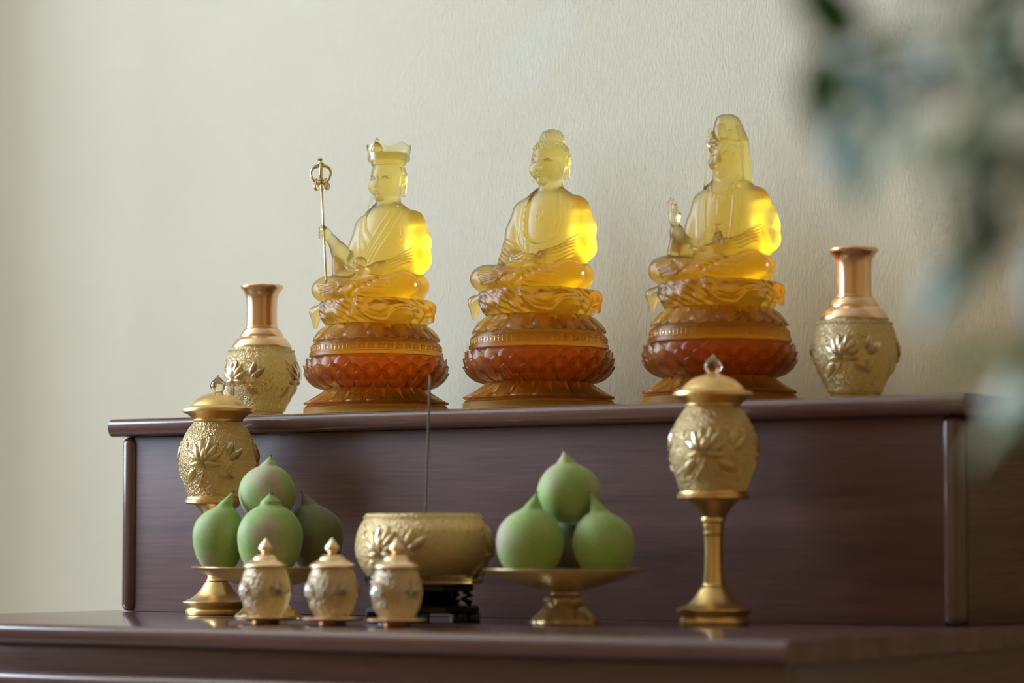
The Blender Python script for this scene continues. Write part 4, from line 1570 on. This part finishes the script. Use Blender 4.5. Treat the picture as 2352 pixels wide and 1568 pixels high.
# ------------------------------------------------------------------ leafy plant close to the viewer
m, nt, b, out = new_mat("green_leaf_sky_sheen")
oi = node(nt, 'ShaderNodeObjectInfo')
r = ramp(nt, oi.outputs['Random'], [(0.0, (0.012, 0.10, 0.012)), (0.42, (0.035, 0.20, 0.03)), (0.52, (0.42, 0.56, 0.36)), (1.0, (0.82, 0.85, 0.62))])  # pale stops put the sky's reflection into the leaf colour
nt.links.new(r.outputs[0], b.inputs['Base Color'])
b.inputs['Roughness'].default_value = 0.34
b.inputs['Specular IOR Level'].default_value = 0.7
tl = node(nt, 'ShaderNodeBsdfTranslucent')
nt.links.new(r.outputs[0], tl.inputs[0])
ms = node(nt, 'ShaderNodeMixShader')
ms.inputs[0].default_value = 0.45
nt.links.new(b.outputs[0], ms.inputs[1])
nt.links.new(tl.outputs[0], ms.inputs[2])
nt.links.new(ms.outputs[0], out.inputs['Surface'])
MAT['leaf'] = m
m, nt, b, out = new_mat("brown_bark")
b.inputs['Base Color'].default_value = (0.10, 0.07, 0.045, 1)
b.inputs['Roughness'].default_value = 0.8
MAT['bark'] = m
m, nt, b, out = new_mat("grey_ceramic")
b.inputs['Base Color'].default_value = (0.25, 0.24, 0.22, 1)
b.inputs['Roughness'].default_value = 0.4
MAT['pot'] = m
m, nt, b, out = new_mat("dark_soil")
b.inputs['Base Color'].default_value = (0.03, 0.02, 0.015, 1)
MAT['soil'] = m


def leaf_mesh(L, W):
    V, F = [], []
    nv, nu = 8, 4
    for j in range(nv + 1):
        v_ = j / nv
        w = W * math.sin(math.pi * v_ ** 0.85) ** 0.9 * (1 - 0.25 * v_) if 0 < j < nv else 0.0006
        for i in range(nu + 1):
            u = -1 + 2 * i / nu
            V.append((L * v_, w * u, -0.10 * L * v_ * v_ + 0.25 * w * abs(u)))
    n = len(V)
    V += [(x, y, z - 0.0006) for x, y, z in V]
    for j in range(nv):
        for i in range(nu):
            a = j * (nu + 1) + i
            F.append((a, a + nu + 1, a + nu + 2, a + 1))
            F.append((n + a, n + a + 1, n + a + nu + 2, n + a + nu + 1))
    for j in range(nv):
        a, c = j * (nu + 1), j * (nu + 1) + nu
        F.append((a, n + a, n + a + nu + 1, a + nu + 1))
        F.append((c, c + nu + 1, n + c + nu + 1, n + c))
    me = mesh_from("leaf", V, F, True, 60)
    bm = bmesh.new()
    bm.from_mesh(me)
    bmesh.ops.recalc_face_normals(bm, faces=bm.faces)
    bm.to_mesh(me)
    bm.free()
    return me


LEAVES = [leaf_mesh(0.044, 0.013), leaf_mesh(0.036, 0.012), leaf_mesh(0.050, 0.0145)]
FWD = Vector((-math.sin(YAW) * math.cos(PITCH), math.cos(YAW) * math.cos(PITCH), math.sin(PITCH)))
RGT = Vector((math.cos(YAW), math.sin(YAW), 0))
UPV = RGT.cross(FWD)
PX, PY = 2.245, -1.845        # where the pot stands, to the right of the altar's view
pl = thing("potted_plant", "leafy green potted plant in the near right foreground, far out of focus", "plant", (PX, PY, FZ))
obj("pot", lathe([(0.09, 0.001), (0.10, 0.01)] + spline([(0.11, 0.05), (0.13, 0.14), (0.135, 0.20)], 4) + [(0.145, 0.205), (0.145, 0.225), (0.132, 0.225), (0.128, 0.205), (0.12, 0.16)], 40), MAT['pot'], pl)
obj("soil", lathe([(0.118, 0.1605), (0.126, 0.195), (0.05, 0.20)], 32), MAT['soil'], pl)
stem_pts = [(0, 0, 0.19), (0.008, 0.01, 0.5), (-0.004, 0.004, 0.8), (0.006, -0.004, 1.05), (0.0, 0.0, 1.28)]
obj("trunk", tube(stem_pts, [0.011, 0.009, 0.007, 0.0055, 0.003], 10), MAT['bark'], pl)
rl = random.Random(21)
left = -RGT
nleaf = 0
for bi, (z0, ln, rise, sd) in enumerate(((1.20, 0.10, 0.0, 0.05), (1.178, 0.15, -0.008, -0.03), (1.16, 0.142, -0.012, 0.05), (1.142, 0.128, 0.0, 0.0), (1.122, 0.105, -0.012, -0.04), (1.10, 0.092, -0.02, 0.03), (1.05, 0.065, -0.01, 0.0), (1.02, 0.055, 0.0, 0.05))):
    s0 = Vector((0, 0, z0))
    d = (left + FWD * sd * 6).normalized()
    pts = [s0 + d * (ln * t) + Vector((0, 0, rise * t + 0.01 * math.sin(3 * t))) for t in (0, .25, .5, .75, 1)]
    br = obj("branch", tube(pts, [0.0028, 0.0024, 0.002, 0.0016, 0.001], 7), MAT['bark'], pl)
    for k in range(9):
        t = 0.12 + 0.88 * k / 8
        base_ = s0 + d * (ln * t) + Vector((0, 0, rise * t))
        me = LEAVES[(k + bi) % 3]
        n_ = Vector((-0.40, -0.62, 0.28)) + Vector((rl.uniform(-.6, .6), rl.uniform(-.5, .5), rl.uniform(-.5, .5)))
        n_.normalize()
        ax_ = d * rl.uniform(0.2, 1.0) + Vector((0, 0, (1 if k % 2 else -1) * rl.uniform(0.3, 1.0) - 0.3)) + FWD * rl.uniform(-.5, .5)
        ax_ = (ax_ - n_ * ax_.dot(n_)).normalized()
        lf = obj("leaf", me, MAT['leaf'], br, base_)
        lf.rotation_euler = Matrix((ax_, n_.cross(ax_), n_)).transposed().to_euler()
        nleaf += 1
